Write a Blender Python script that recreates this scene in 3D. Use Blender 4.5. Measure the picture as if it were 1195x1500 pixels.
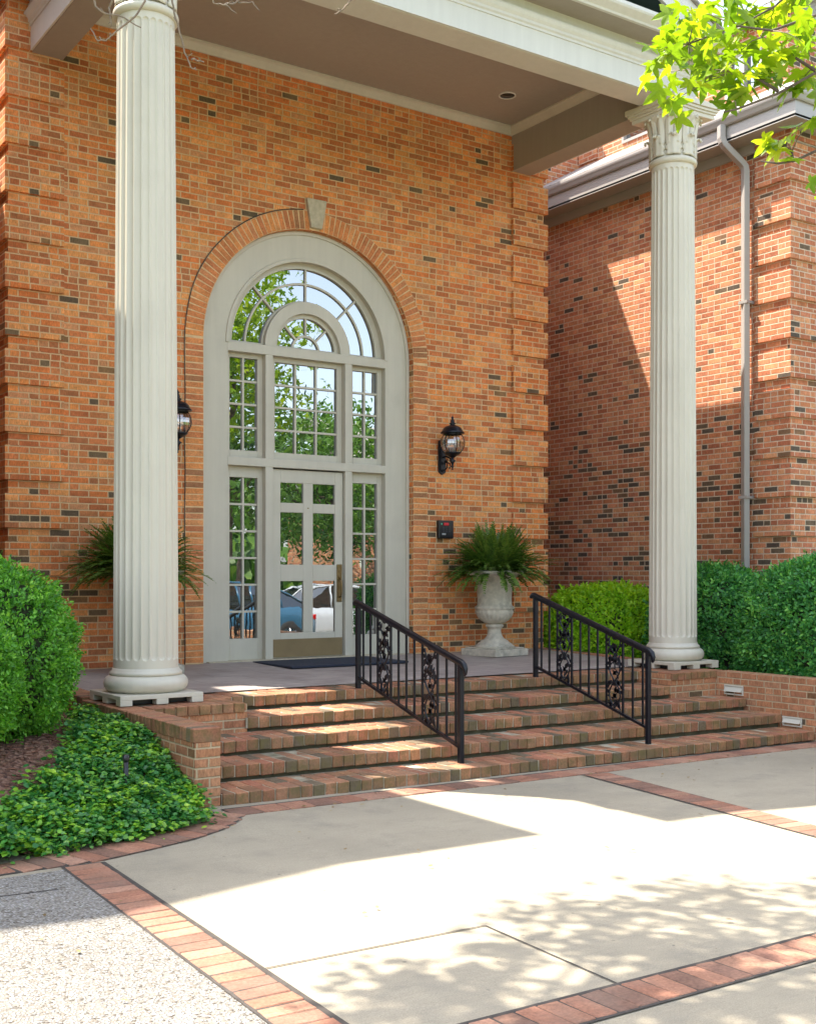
import bpy, math, random
import numpy as np
from mathutils import Vector, Matrix
rad = math.radians
random.seed(7)
RNG = np.random.default_rng(7)
for o in list(bpy.data.objects):
    bpy.data.objects.remove(o, do_unlink=True)
SC = bpy.context.scene
COL = SC.collection

# ------------------------------------------------------------------ camera
cam_d = bpy.data.cameras.new("camera")
cam = bpy.data.objects.new("camera", cam_d)
COL.objects.link(cam)
cam_d.sensor_fit = 'HORIZONTAL'
cam_d.sensor_width = 36.0
cam_d.lens = 36.0 * 1727.7 / 1195.0
cam_d.shift_y = 90.3 / 1195.0
cam_d.clip_start = 0.05
cam_d.clip_end = 2000
cam.location = (-6.763, -11.812, 0.977)
cam.rotation_euler = (rad(90), 0, -rad(34.333))
SC.camera = cam

# ------------------------------------------------------------------ light
SUN = Vector((-0.352, 0.437, 1.0)).normalized()          # towards the sun
SUN_EL = math.asin(SUN.z)
SUN_AZ = math.atan2(SUN.x, SUN.y)                        # from +Y clockwise
W = bpy.data.worlds.new("World")
SC.world = W
W.use_nodes = True
wt = W.node_tree
wt.nodes.clear()
wo = wt.nodes.new('ShaderNodeOutputWorld')
wb = wt.nodes.new('ShaderNodeBackground')
ws = wt.nodes.new('ShaderNodeTexSky')
ws.sky_type = 'NISHITA'
ws.sun_disc = False
ws.sun_elevation = SUN_EL
ws.sun_rotation = SUN_AZ
ws.dust_density = 2.0
ws.air_density = 1.0
wb.inputs['Strength'].default_value = 0.15
wh = wt.nodes.new('ShaderNodeHueSaturation')
wh.inputs['Saturation'].default_value = 0.62
wt.links.new(ws.outputs[0], wh.inputs['Color'])
wt.links.new(wh.outputs[0], wb.inputs[0])
wt.links.new(wb.outputs[0], wo.inputs[0])
sd = bpy.data.lights.new("sun", 'SUN')
sd.energy = 3.3
sd.angle = rad(0.5)
sd.color = (1.0, 0.93, 0.82)
so = bpy.data.objects.new("sun", sd)
so.rotation_euler = SUN.to_track_quat('Z', 'Y').to_euler()
so.location = (-10, 12, 30)
COL.objects.link(so)
SC.view_settings.view_transform = 'Standard'
SC.view_settings.look = 'None'
SC.view_settings.exposure = 2.1
SC.view_settings.gamma = 1.0
SC.render.engine = 'CYCLES'
SC.cycles.max_bounces = 8
SC.cycles.diffuse_bounces = 5
SC.cycles.transparent_max_bounces = 8
SC.cycles.caustics_reflective = False

# ------------------------------------------------------------------ material helpers
class NT:
    def __init__(s, name):
        s.m = bpy.data.materials.new(name)
        s.m.use_nodes = True
        s.t = s.m.node_tree
        s.t.nodes.clear()
        s.out = s.t.nodes.new('ShaderNodeOutputMaterial')
    def n(s, typ, **kw):
        nd = s.t.nodes.new(typ)
        for k, v in kw.items():
            setattr(nd, k, v)
        return nd
    def l(s, a, b):
        s.t.links.new(a, b)
    def put(s, sock, v):
        if v is None:
            return
        if hasattr(v, 'is_output') or isinstance(v, bpy.types.NodeSocket):
            s.l(v, sock)
        else:
            if isinstance(v, (tuple, list)) and len(v) == 3 and sock.type == 'RGBA':
                v = (*v, 1)
            sock.default_value = v
    def math(s, op, a, b=None, c=None, clamp=False):
        nd = s.n('ShaderNodeMath', operation=op)
        nd.use_clamp = clamp
        s.put(nd.inputs[0], a)
        s.put(nd.inputs[1], b)
        s.put(nd.inputs[2], c)
        return nd.outputs[0]
    def mix(s, f, a, b, typ='RGBA', blend='MIX'):
        nd = s.n('ShaderNodeMix', data_type=typ)
        if typ == 'RGBA':
            nd.blend_type = blend
            i = (0, 6, 7); o = 2
        else:
            i = (0, 2, 3); o = 0
        s.put(nd.inputs[i[0]], f)
        s.put(nd.inputs[i[1]], a)
        s.put(nd.inputs[i[2]], b)
        return nd.outputs[o]
    def noise(s, vec, scale, detail=3, rough=.55, dist=0.0):
        nd = s.n('ShaderNodeTexNoise')
        s.put(nd.inputs['Vector'], vec)
        nd.inputs['Scale'].default_value = scale
        nd.inputs['Detail'].default_value = detail
        nd.inputs['Roughness'].default_value = rough
        nd.inputs['Distortion'].default_value = dist
        return nd.outputs['Fac']
    def ramp(s, f, stops, interp='LINEAR'):
        nd = s.n('ShaderNodeValToRGB')
        cr = nd.color_ramp
        cr.interpolation = interp
        while len(cr.elements) < len(stops):
            cr.elements.new(0.5)
        for e, (p, c) in zip(cr.elements, stops):
            e.position = p
            e.color = (*c, 1) if len(c) == 3 else c
        s.put(nd.inputs[0], f)
        return nd.outputs[0]
    def grey(s, f, a, b, lo=0., hi=1.):
        nd = s.n('ShaderNodeMapRange')
        s.put(nd.inputs[0], f)
        nd.inputs[1].default_value = lo
        nd.inputs[2].default_value = hi
        nd.inputs[3].default_value = a
        nd.inputs[4].default_value = b
        return nd.outputs[0]
    def bsdf(s, col, rough=.6, bump=None, strength=.5, dist=.005, metal=0., spec=.5, coat=0.):
        p = s.n('ShaderNodeBsdfPrincipled')
        s.put(p.inputs['Base Color'], col)
        s.put(p.inputs['Roughness'], rough)
        s.put(p.inputs['Metallic'], metal)
        p.inputs['Specular IOR Level'].default_value = spec
        p.inputs['Coat Weight'].default_value = coat
        if bump is not None:
            b = s.n('ShaderNodeBump')
            b.inputs['Strength'].default_value = strength
            b.inputs['Distance'].default_value = dist
            s.put(b.inputs['Height'], bump)
            s.l(b.outputs[0], p.inputs['Normal'])
        return p
    def fin(s, shader):
        s.l(shader.outputs[0], s.out.inputs[0])
        return s.m
    def pos(s):
        return s.n('ShaderNodeNewGeometry').outputs['Position']

def mat_plain(name, col, rough=.5, metal=0., var=.08, scale=6., bump=.0, spec=.5, dirt=None, coat=0.):
    n = NT(name)
    p = n.pos()
    f = n.noise(p, scale, 4)
    g = n.grey(f, 1 - var * 2, 1 + var * 2, .2, .8)
    c = n.mix(1., (*col, 1), g, blend='MULTIPLY')
    if dirt:
        d = n.noise(p, dirt[1], 5, .65)
        d = n.grey(d, 0, dirt[2], .52, .75)
        c = n.mix(d, c, (*dirt[0], 1))
    if 'paint' in name:
        mp = n.n('ShaderNodeMapping'); n.l(p, mp.inputs[0]); mp.inputs['Scale'].default_value = (14, 14, .9)
        c = n.mix(1., c, n.grey(n.noise(mp.outputs[0], 1.0, 4, .65), .955, 1.03, .3, .7), blend='MULTIPLY')
    b = n.noise(p, 140, 2) if bump else None
    return n.fin(n.bsdf(c, rough, b, bump, .002, metal, spec, coat))

def brick_mat(name, tones, mortar, dark, dark_lo, dark_hi, zsplit, seed=0., bw=.2035, bh=.0677, joint=.0125):
    n = NT(name)
    geo = n.n('ShaderNodeNewGeometry')
    P = geo.outputs['Position']
    sp = n.n('ShaderNodeSeparateXYZ'); n.l(P, sp.inputs[0])
    sn = n.n('ShaderNodeSeparateXYZ'); n.l(geo.outputs['True Normal'], sn.inputs[0])
    ax = n.math('GREATER_THAN', n.math('ABSOLUTE', sn.outputs[0]), .6)
    az = n.math('GREATER_THAN', n.math('ABSOLUTE', sn.outputs[2]), .6)
    U = n.mix(ax, sp.outputs[0], n.math('ADD', sp.outputs[1], .053), 'FLOAT')
    V = n.mix(az, sp.outputs[2], sp.outputs[1], 'FLOAT')
    w1 = n.math('SUBTRACT', n.noise(P, 28, 2), .5)
    w2 = n.math('SUBTRACT', n.noise(P, 37, 2), .5)
    U = n.math('ADD', U, n.math('MULTIPLY', w1, .006))
    V = n.math('ADD', V, n.math('MULTIPLY', w2, .006))
    v = n.math('DIVIDE', V, bh)
    row = n.math('FLOOR', v)
    fv = n.math('SUBTRACT', v, row)
    wnr = n.n('ShaderNodeTexWhiteNoise', noise_dimensions='1D')
    n.l(n.math('ADD', row, seed), wnr.inputs['W'])
    off = n.math('ADD', n.math('MULTIPLY', n.math('FLOORED_MODULO', row, 2.), .5),
                 n.math('MULTIPLY', wnr.outputs['Value'], .09))
    u = n.math('ADD', n.math('DIVIDE', U, bw), off)
    col = n.math('FLOOR', u)
    fu = n.math('SUBTRACT', u, col)
    ch = n.n('ShaderNodeCombineXYZ'); n.l(col, ch.inputs[0]); n.l(row, ch.inputs[1]); ch.inputs[2].default_value = 77.7 + seed
    wh_ = n.n('ShaderNodeTexWhiteNoise', noise_dimensions='3D'); n.l(ch.outputs[0], wh_.inputs['Vector'])
    half = n.math('LESS_THAN', wh_.outputs['Value'], .2)
    f2 = n.math('FRACT', n.math('MULTIPLY', fu, 2.))
    hid = n.math('MULTIPLY', half, n.math('FLOOR', n.math('MULTIPLY', fu, 2.)))
    wloc = n.mix(half, bw, bw / 2, 'FLOAT')
    fu = n.mix(half, fu, f2, 'FLOAT')
    colid = n.math('ADD', col, n.math('MULTIPLY', hid, .37))
    cv = n.n('ShaderNodeCombineXYZ')
    n.l(colid, cv.inputs[0]); n.l(row, cv.inputs[1]); cv.inputs[2].default_value = seed
    n.l(ax, cv.inputs[2])
    wn = n.n('ShaderNodeTexWhiteNoise', noise_dimensions='3D')
    n.l(cv.outputs[0], wn.inputs['Vector'])
    cv2 = n.n('ShaderNodeVectorMath', operation='ADD')
    n.l(cv.outputs[0], cv2.inputs[0]); cv2.inputs[1].default_value = (17.3, 41.7, 5.1 + seed)
    wn2 = n.n('ShaderNodeTexWhiteNoise', noise_dimensions='3D')
    n.l(cv2.outputs[0], wn2.inputs['Vector'])
    mu = n.math('MULTIPLY', n.math('MINIMUM', fu, n.math('SUBTRACT', 1., fu)), wloc)
    mv = n.math('MULTIPLY', n.math('MINIMUM', fv, n.math('SUBTRACT', 1., fv)), bh)
    d = n.math('MINIMUM', mu, mv)
    d = n.math('ADD', d, n.math('MULTIPLY', n.math('SUBTRACT', n.noise(P, 160, 2), .5), .004))
    mask = n.grey(d, 0, 1, joint / 2 - .0022, joint / 2 + .0022)
    k = len(tones)
    c = n.ramp(wn.outputs['Value'], [(i / k, t) for i, t in enumerate(tones)], 'CONSTANT')
    isd = n.math('LESS_THAN', wn2.outputs['Value'],
                 n.grey(sp.outputs[2], dark_lo, dark_hi, zsplit - .25, zsplit + .5))
    dk = n.ramp(wn.outputs['Value'], [(0, dark[0]), (.5, dark[1]), (.8, dark[2])], 'CONSTANT')
    c = n.mix(isd, c, dk)
    # fired-clay streaks inside each brick
    mp = n.n('ShaderNodeMapping'); n.l(P, mp.inputs[0]); mp.inputs['Scale'].default_value = (1, 1, .35)
    s1 = n.noise(mp.outputs[0], 75, 4, .7)
    s2 = n.noise(P, 9, 3, .6)
    s3 = n.noise(P, 1.1, 3, .6)
    g = n.math('MULTIPLY', n.grey(s1, .62, 1.36, .25, .75), n.grey(s2, .82, 1.18, .3, .7))
    g = n.math('MULTIPLY', g, n.grey(s3, .88, 1.12, .3, .7))
    c = n.mix(1., c, g, blend='MULTIPLY')
    mc = n.mix(n.noise(P, 14, 3), (*[x * .72 for x in mortar], 1), (*[min(1, x * 1.15) for x in mortar], 1))
    c = n.mix(mask, mc, c)
    h = n.math('ADD', n.math('MULTIPLY', mask, 1.), n.math('MULTIPLY', s1, .35))
    h = n.math('ADD', h, n.math('MULTIPLY', wn2.outputs['Value'], .3))
    return n.fin(n.bsdf(c, .88, h, .75, .006, spec=.25))

def clay_mat(name, tones, dirt=(.08, .075, .04), dirt_amt=.5, face_dirt=0.):
    """individually modelled bricks: one tone per brick"""
    n = NT(name)
    geo = n.n('ShaderNodeNewGeometry')
    P = geo.outputs['Position']
    k = len(tones)
    c = n.ramp(geo.outputs['Random Per Island'], [(i / k, t) for i, t in enumerate(tones)], 'CONSTANT')
    s1 = n.noise(P, 60, 4, .7)
    s2 = n.noise(P, 5, 4, .6)
    c = n.mix(1., c, n.math('MULTIPLY', n.grey(s1, .65, 1.35, .25, .75), n.grey(s2, .8, 1.2, .3, .7)), blend='MULTIPLY')
    dd = n.grey(n.noise(P, 3.1, 5, .65), 0, dirt_amt, .5, .68)
    c = n.mix(dd, c, (*dirt, 1))
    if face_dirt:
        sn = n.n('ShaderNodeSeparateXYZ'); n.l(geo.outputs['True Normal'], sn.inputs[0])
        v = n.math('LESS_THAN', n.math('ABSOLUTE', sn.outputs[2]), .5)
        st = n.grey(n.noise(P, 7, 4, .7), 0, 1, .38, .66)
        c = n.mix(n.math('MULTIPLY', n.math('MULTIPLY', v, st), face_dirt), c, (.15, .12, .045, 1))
    return n.fin(n.bsdf(c, .85, s1, .5, .004, spec=.3))

# ------------------------------------------------------------------ materials
B_TONES = [(.68, .24, .075), (.58, .185, .065), (.76, .32, .11), (.63, .21, .075), (.48, .15, .055), (.70, .30, .10), (.54, .20, .075), (.74, .27, .08), (.43, .16, .065), (.60, .27, .12), (.66, .20, .06)]
B_DARK = [(.13, .092, .055), (.18, .12, .065), (.26, .145, .065)]
M_BRICK = brick_mat('entrance_brick', B_TONES, (.72, .50, .28), B_DARK, .15, .025, 1.45, 0.)
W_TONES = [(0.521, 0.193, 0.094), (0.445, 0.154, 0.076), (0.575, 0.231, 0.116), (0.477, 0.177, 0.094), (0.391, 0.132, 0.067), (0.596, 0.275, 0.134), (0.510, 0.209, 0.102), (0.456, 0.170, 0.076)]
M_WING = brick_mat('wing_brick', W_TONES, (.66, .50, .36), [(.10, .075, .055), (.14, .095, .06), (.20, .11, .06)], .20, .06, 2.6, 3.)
S_TONES = [(.38, .175, .095), (.33, .145, .08), (.29, .125, .07), (.41, .20, .11), (.36, .16, .085), (.25, .13, .07), (.35, .175, .085), (.15, .11, .07), (.38, .155, .09), (.43, .20, .105)]
L_TONES = [(.44, .20, .10), (.38, .17, .085), (.47, .23, .12), (.41, .19, .10), (.34, .15, .08), (.40, .20, .11)]
M_LOW = brick_mat('garden_wall_brick', L_TONES, (.50, .38, .24), [(.10, .075, .05), (.14, .09, .05), (.19, .10, .05)], .05, .05, 0., 7.)
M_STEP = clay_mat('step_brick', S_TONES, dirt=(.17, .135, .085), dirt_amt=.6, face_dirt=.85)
M_PAVER = clay_mat('paver_brick', [(.33, .165, .105), (.29, .135, .085), (.36, .195, .13), (.25, .125, .085), (.32, .17, .11), (.21, .115, .08), (.34, .16, .10)], dirt=(.18, .14, .11), dirt_amt=.4)
M_ARCH = clay_mat('arch_brick', [(.64, .25, .09), (.56, .20, .075), (.68, .29, .11), (.60, .22, .08), (.52, .185, .075), (.62, .24, .085), (.57, .23, .10), (.66, .26, .085), (.36, .165, .075)], dirt=(.46, .22, .09), dirt_amt=.3)
M_MORTAR = mat_plain('mortar', (.42, .34, .24), .95, var=.15, scale=9, bump=.4, dirt=((.10, .10, .05), 2.3, .8))
M_RISER = mat_plain('shade_riser', (.09, .08, .045), .95, var=.25, scale=9, bump=.5, dirt=((.035, .04, .015), 4, .9))  # riser darkened to stand for the overhang shade under each step nose
M_DMORTAR = mat_plain('dirty_mortar', (.40, .35, .25), .95, var=.2, scale=8, bump=.4, dirt=((.07, .07, .03), 3.1, .85))
M_JOINT = mat_plain('joint_sand', (.06, .05, .042), .95, var=.2, scale=20)
PAINT = (.56, .525, .43)
M_PAINT = mat_plain('greige_paint', PAINT, .42, var=.025, scale=2.2, bump=.05, spec=.4, dirt=((.36, .33, .26), 1.7, .25))
M_COLPAINT = mat_plain('column_paint', (.61, .56, .455), .38, var=.02, scale=1.7, bump=.04, spec=.45, dirt=((.42, .38, .31), 1.3, .25))
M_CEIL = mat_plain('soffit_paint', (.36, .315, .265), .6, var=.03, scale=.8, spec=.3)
M_TRIMWHITE = mat_plain('trim_paint', (.63, .61, .55), .4, var=.02, scale=1.5)
M_GUTTER = mat_plain('gutter_metal', (.37, .345, .32), .35, var=.03, scale=2, spec=.5)
M_GREEN = mat_plain('dark_green_siding', (.035, .06, .05), .5, var=.1)
M_STONE = mat_plain('cast_stone', (.50, .44, .32), .9, var=.12, scale=18, bump=.5, dirt=((.24, .22, .15), 4, .6))
M_URN = mat_plain('weathered_stone', (.54, .49, .39), .9, var=.14, scale=14, bump=.6, dirt=((.16, .155, .125), 5.5, .75))
M_IRON = mat_plain('black_iron', (.004, .0055, .0105), .36, metal=0., var=.1, spec=.42, bump=.05)
M_PLASTIC = mat_plain('black_plastic', (.012, .012, .014), .3, spec=.5)
M_RED = mat_plain('red_plastic', (.6, .02, .03), .4)
M_WHITE = mat_plain('white_plastic', (.56, .54, .46), .4, var=.02)
M_BRASS = mat_plain('aged_brass', (.24, .165, .075), .42, metal=.85, var=.12, scale=12)
M_BRONZE = mat_plain('bronze_plate', (.28, .205, .11), .5, metal=.6, var=.08, scale=4)
M_MAT = mat_plain('navy_doormat', (.022, .028, .045), .95, var=.2, scale=60, bump=.8)
M_SEAL = mat_plain('dark_sealant', (.07, .06, .045), .7)
M_BARK = mat_plain('bark', (.10, .075, .055), .9, var=.25, scale=18, bump=.8)
M_TWIG = mat_plain('pale_twig', (.20, .15, .10), .8, var=.2, scale=30)
M_SHINGLE = mat_plain('roof_shingle', (.33, .30, .27), .9, var=.25, scale=16, bump=.6)
M_TYRE = mat_plain('tyre_rubber', (.02, .02, .02), .8)
M_RIM = mat_plain('alloy_rim', (.5, .5, .52), .3, metal=.9)
M_CARBLUE = mat_plain('blue_car_paint', (.03, .11, .19), .25, var=.01, coat=.8)
M_CARGREY = mat_plain('silver_car_paint', (.42, .45, .48), .25, var=.01, coat=.8)
M_LENS = mat_plain('red_lens', (.45, .01, .01), .2)
M_FARWALL = brick_mat('far_house_brick', W_TONES, (.4, .33, .25), B_DARK, .1, .1, 2.)

def concrete():
    n = NT('driveway_concrete')
    P = n.pos()
    f = n.noise(P, .9, 5, .6)
    c = n.ramp(f, [(.3, (.30, .262, .195)), (.55, (.355, .308, .228)), (.75, (.39, .34, .25))])
    st = n.noise(P, 3.5, 6, .7)
    c = n.mix(n.grey(st, 0, .5, .5, .7), c, (.23, .21, .17, 1))
    fine = n.noise(P, 170, 3, .7)
    c = n.mix(1., c, n.grey(fine, .74, 1.26, .25, .75), blend='MULTIPLY')
    vo = n.n('ShaderNodeTexVoronoi'); n.l(P, vo.inputs['Vector']); vo.inputs['Scale'].default_value = 9
    sp = n.grey(vo.outputs['Distance'], 1, 0, .06, .10)
    wn = n.noise(P, 4, 2)
    c = n.mix(n.math('MULTIPLY', sp, n.grey(wn, 0, .8, .45, .65)), c, (.13, .115, .09, 1))
    # hairline cracks
    ds = n.n('ShaderNodeMix', data_type='VECTOR'); ds.inputs[0].default_value = .12
    n.l(P, ds.inputs[4])
    nz = n.n('ShaderNodeTexNoise'); nz.inputs['Scale'].default_value = 2.2; nz.inputs['Detail'].default_value = 5; n.l(P, nz.inputs['Vector'])
    n.l(nz.outputs['Color'], ds.inputs[5])
    ve = n.n('ShaderNodeTexVoronoi', feature='DISTANCE_TO_EDGE'); ve.inputs['Scale'].default_value = .55; n.l(ds.outputs[1], ve.inputs['Vector'])
    ck = n.math('MULTIPLY', n.grey(ve.outputs['Distance'], 1, 0, .0012, .0032), n.grey(n.noise(P, .8, 2), 0, .8, .5, .6))
    c = n.mix(n.math('MULTIPLY', ck, .0), c, (.10, .09, .07, 1))
    # hairline cracks / streaks along the broom finish
    mp = n.n('ShaderNodeMapping'); n.l(P, mp.inputs[0]); mp.inputs['Scale'].default_value = (6, 90, 1)
    br = n.noise(mp.outputs[0], 1.0, 2)
    c = n.mix(1., c, n.grey(br, .96, 1.04, .3, .7), blend='MULTIPLY')
    return n.fin(n.bsdf(c, .9, n.math('ADD', fine, br), .35, .003, spec=.25))
M_CONC = concrete()

def aggregate():
    n = NT('exposed_aggregate')
    P = n.pos()
    vo = n.n('ShaderNodeTexVoronoi'); n.l(P, vo.inputs['Vector']); vo.inputs['Scale'].default_value = 82
    vo.inputs['Randomness'].default_value = 1
    sc = n.n('ShaderNodeSeparateColor'); n.l(vo.outputs['Color'], sc.inputs[0])
    c = n.ramp(sc.outputs[0], [(0, (.31, .295, .275)), (.3, (.35, .33, .29)), (.5, (.41, .40, .385)), (.68, (.22, .19, .155)), (.80, (.27, .265, .265)), (.89, (.085, .07, .055))], 'CONSTANT')
    edge = n.grey(vo.outputs['Distance'], 1, 0, .35, .62)
    c = n.mix(n.math('MULTIPLY', n.math('SUBTRACT', 1., edge), .75), c, (.16, .145, .12, 1))
    c = n.mix(1., c, n.grey(n.noise(P, 1.2, 4), .9, 1.1, .3, .7), blend='MULTIPLY')
    return n.fin(n.bsdf(c, .75, edge, .9, .006, spec=.35))
M_AGG = aggregate()

def flagstone():
    n = NT('porch_flagstone')
    P = n.pos()
    f = n.noise(P, 1.6, 5, .6)
    c = n.ramp(f, [(.3, (.26, .22, .20)), (.5, (.34, .29, .26)), (.7, (.40, .35, .31))])
    mp = n.n('ShaderNodeMapping'); n.l(P, mp.inputs[0]); mp.inputs['Scale'].default_value = (1.5, 12, 1)
    c = n.mix(1., c, n.grey(n.noise(mp.outputs[0], 2.0, 4, .7), .75, 1.25, .3, .7), blend='MULTIPLY')
    br = n.n('ShaderNodeTexBrick'); n.l(P, br.inputs['Vector'])
    br.inputs['Scale'].default_value = 1; br.inputs['Brick Width'].default_value = .61; br.inputs['Row Height'].default_value = .41
    br.inputs['Mortar Size'].default_value = .006
    c = n.mix(n.math('MULTIPLY', br.outputs['Fac'], .55), c, (.16, .13, .12, 1))
    h = n.math('SUBTRACT', n.noise(P, 40, 4), br.outputs['Fac'])
    return n.fin(n.bsdf(c, .65, h, .3, .004))
M_FLAG = flagstone()

def mulch():
    n = NT('bark_mulch')
    P = n.pos()
    vo = n.n('ShaderNodeTexVoronoi'); n.l(P, vo.inputs['Vector']); vo.inputs['Scale'].default_value = 38
    sc = n.n('ShaderNodeSeparateColor'); n.l(vo.outputs['Color'], sc.inputs[0])
    c = n.ramp(sc.outputs[0], [(0, (.10, .045, .03)), (.5, (.19, .085, .05)), (.85, (.28, .15, .10))])
    return n.fin(n.bsdf(c, .95, vo.outputs['Distance'], 1., .02))
M_MULCH = mulch()

def grass_mat():
    n = NT('lawn_grass')
    P = n.pos()
    c = n.ramp(n.noise(P, 3, 5, .7), [(.3, (.05, .10, .02)), (.7, (.10, .17, .035))])
    return n.fin(n.bsdf(c, .9, n.noise(P, 60, 3), .8, .03))
M_GRASS = grass_mat()

def asphalt_mat():
    n = NT('street_asphalt')
    P = n.pos()
    c = n.ramp(n.noise(P, 80, 3, .7), [(.3, (.04, .04, .042)), (.7, (.075, .073, .07))])
    return n.fin(n.bsdf(c, .9, n.noise(P, 120, 2), .5, .004))
M_ASPH = asphalt_mat()

def glass_mat(name, refl=.5, tint=(.93, .97, 1.)):
    n = NT(name)
    P = n.pos()
    d = n.n('ShaderNodeBsdfDiffuse'); d.inputs[0].default_value = (.012, .014, .013, 1)
    g = n.n('ShaderNodeBsdfGlossy'); g.inputs[0].default_value = (*tint, 1); g.inputs['Roughness'].default_value = .004
    b = n.n('ShaderNodeBump'); b.inputs['Strength'].default_value = .025; b.inputs['Distance'].default_value = .02
    n.l(n.noise(P, 3.2, 2), b.inputs['Height'])
    n.l(b.outputs[0], g.inputs['Normal'])
    m = n.n('ShaderNodeMixShader'); m.inputs[0].default_value = refl
    n.l(d.outputs[0], m.inputs[1]); n.l(g.outputs[0], m.inputs[2])
    return n.fin(m)
M_GLASS = glass_mat('reflective_pane', .37)
M_CARGLASS = glass_mat('car_glass', .2)

def clear_glass():
    n = NT('lantern_glass')
    t = n.n('ShaderNodeBsdfTransparent'); t.inputs[0].default_value = (.85, .86, .88, 1)
    g = n.n('ShaderNodeBsdfGlossy'); g.inputs['Roughness'].default_value = .03
    m = n.n('ShaderNodeMixShader'); m.inputs[0].default_value = .28
    n.l(t.outputs[0], m.inputs[1]); n.l(g.outputs[0], m.inputs[2])
    return n.fin(m)
M_LGLASS = clear_glass()

def leaf_mat(name, tones, trans=.3, rough=.45, tcol=None, clump=2.5, spec=.4):
    n = NT(name)
    geo = n.n('ShaderNodeNewGeometry')
    k = len(tones)
    r = n.math('ADD', n.math('MULTIPLY', geo.outputs['Random Per Island'], .62),
               n.math('MULTIPLY', n.grey(n.noise(geo.outputs['Position'], clump, 2), 0, 1, .3, .7), .38))
    c = n.ramp(r, [(i / max(1, k - 1), t) for i, t in enumerate(tones)])
    p = n.bsdf(c, rough, spec=spec)
    tr = n.n('ShaderNodeBsdfTranslucent')
    tc = n.mix(1., c, (*(tcol or (1.6, 1.7, .8)), 1), blend='MULTIPLY')
    n.l(tc, tr.inputs[0])
    m = n.n('ShaderNodeMixShader'); m.inputs[0].default_value = trans
    n.l(p.outputs[0], m.inputs[1]); n.l(tr.outputs[0], m.inputs[2])
    return n.fin(m)
M_BOX = leaf_mat('boxwood_leaf', [(.022, .10, .014), (.08, .26, .026), (.17, .44, .04), (.36, .64, .08)], .3, clump=6)
M_YEW = leaf_mat('hedge_leaf', [(.012, .075, .022), (.045, .20, .05), (.11, .36, .07), (.29, .60, .10)], .3, clump=6)
M_LIME = leaf_mat('lime_leaf', [(.12, .30, .016), (.25, .48, .022), (.40, .62, .03), (.52, .72, .045)], .42)
M_IVY = leaf_mat('ivy_leaf', [(.016, .085, .025), (.035, .16, .04), (.07, .25, .05), (.24, .47, .04), (.46, .64, .05)], .25, .3, clump=5)
M_FERN = leaf_mat('fern_leaf', [(.05, .11, .02), (.085, .165, .028), (.14, .24, .04), (.23, .31, .07)], .3)
M_MAPLE = leaf_mat('maple_leaf', [(.08, .17, .012), (.16, .27, .015), (.26, .37, .018), (.42, .46, .03)], .55, .4, (1.4, 1.4, .45), clump=4)
M_TREE = leaf_mat('shade_tree_leaf', [(.04, .10, .015), (.07, .16, .02), (.11, .22, .03), (.16, .27, .035)], .35)
M_DARKTREE = leaf_mat('far_tree_leaf', [(.03, .075, .012), (.05, .12, .018), (.085, .17, .025), (.14, .22, .03)], .3)
M_CORE = mat_plain('shade_core', (.035, .038, .018), .95, var=.3, scale=30)  # dark colour stands for the shade deep inside the shrubs

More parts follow.
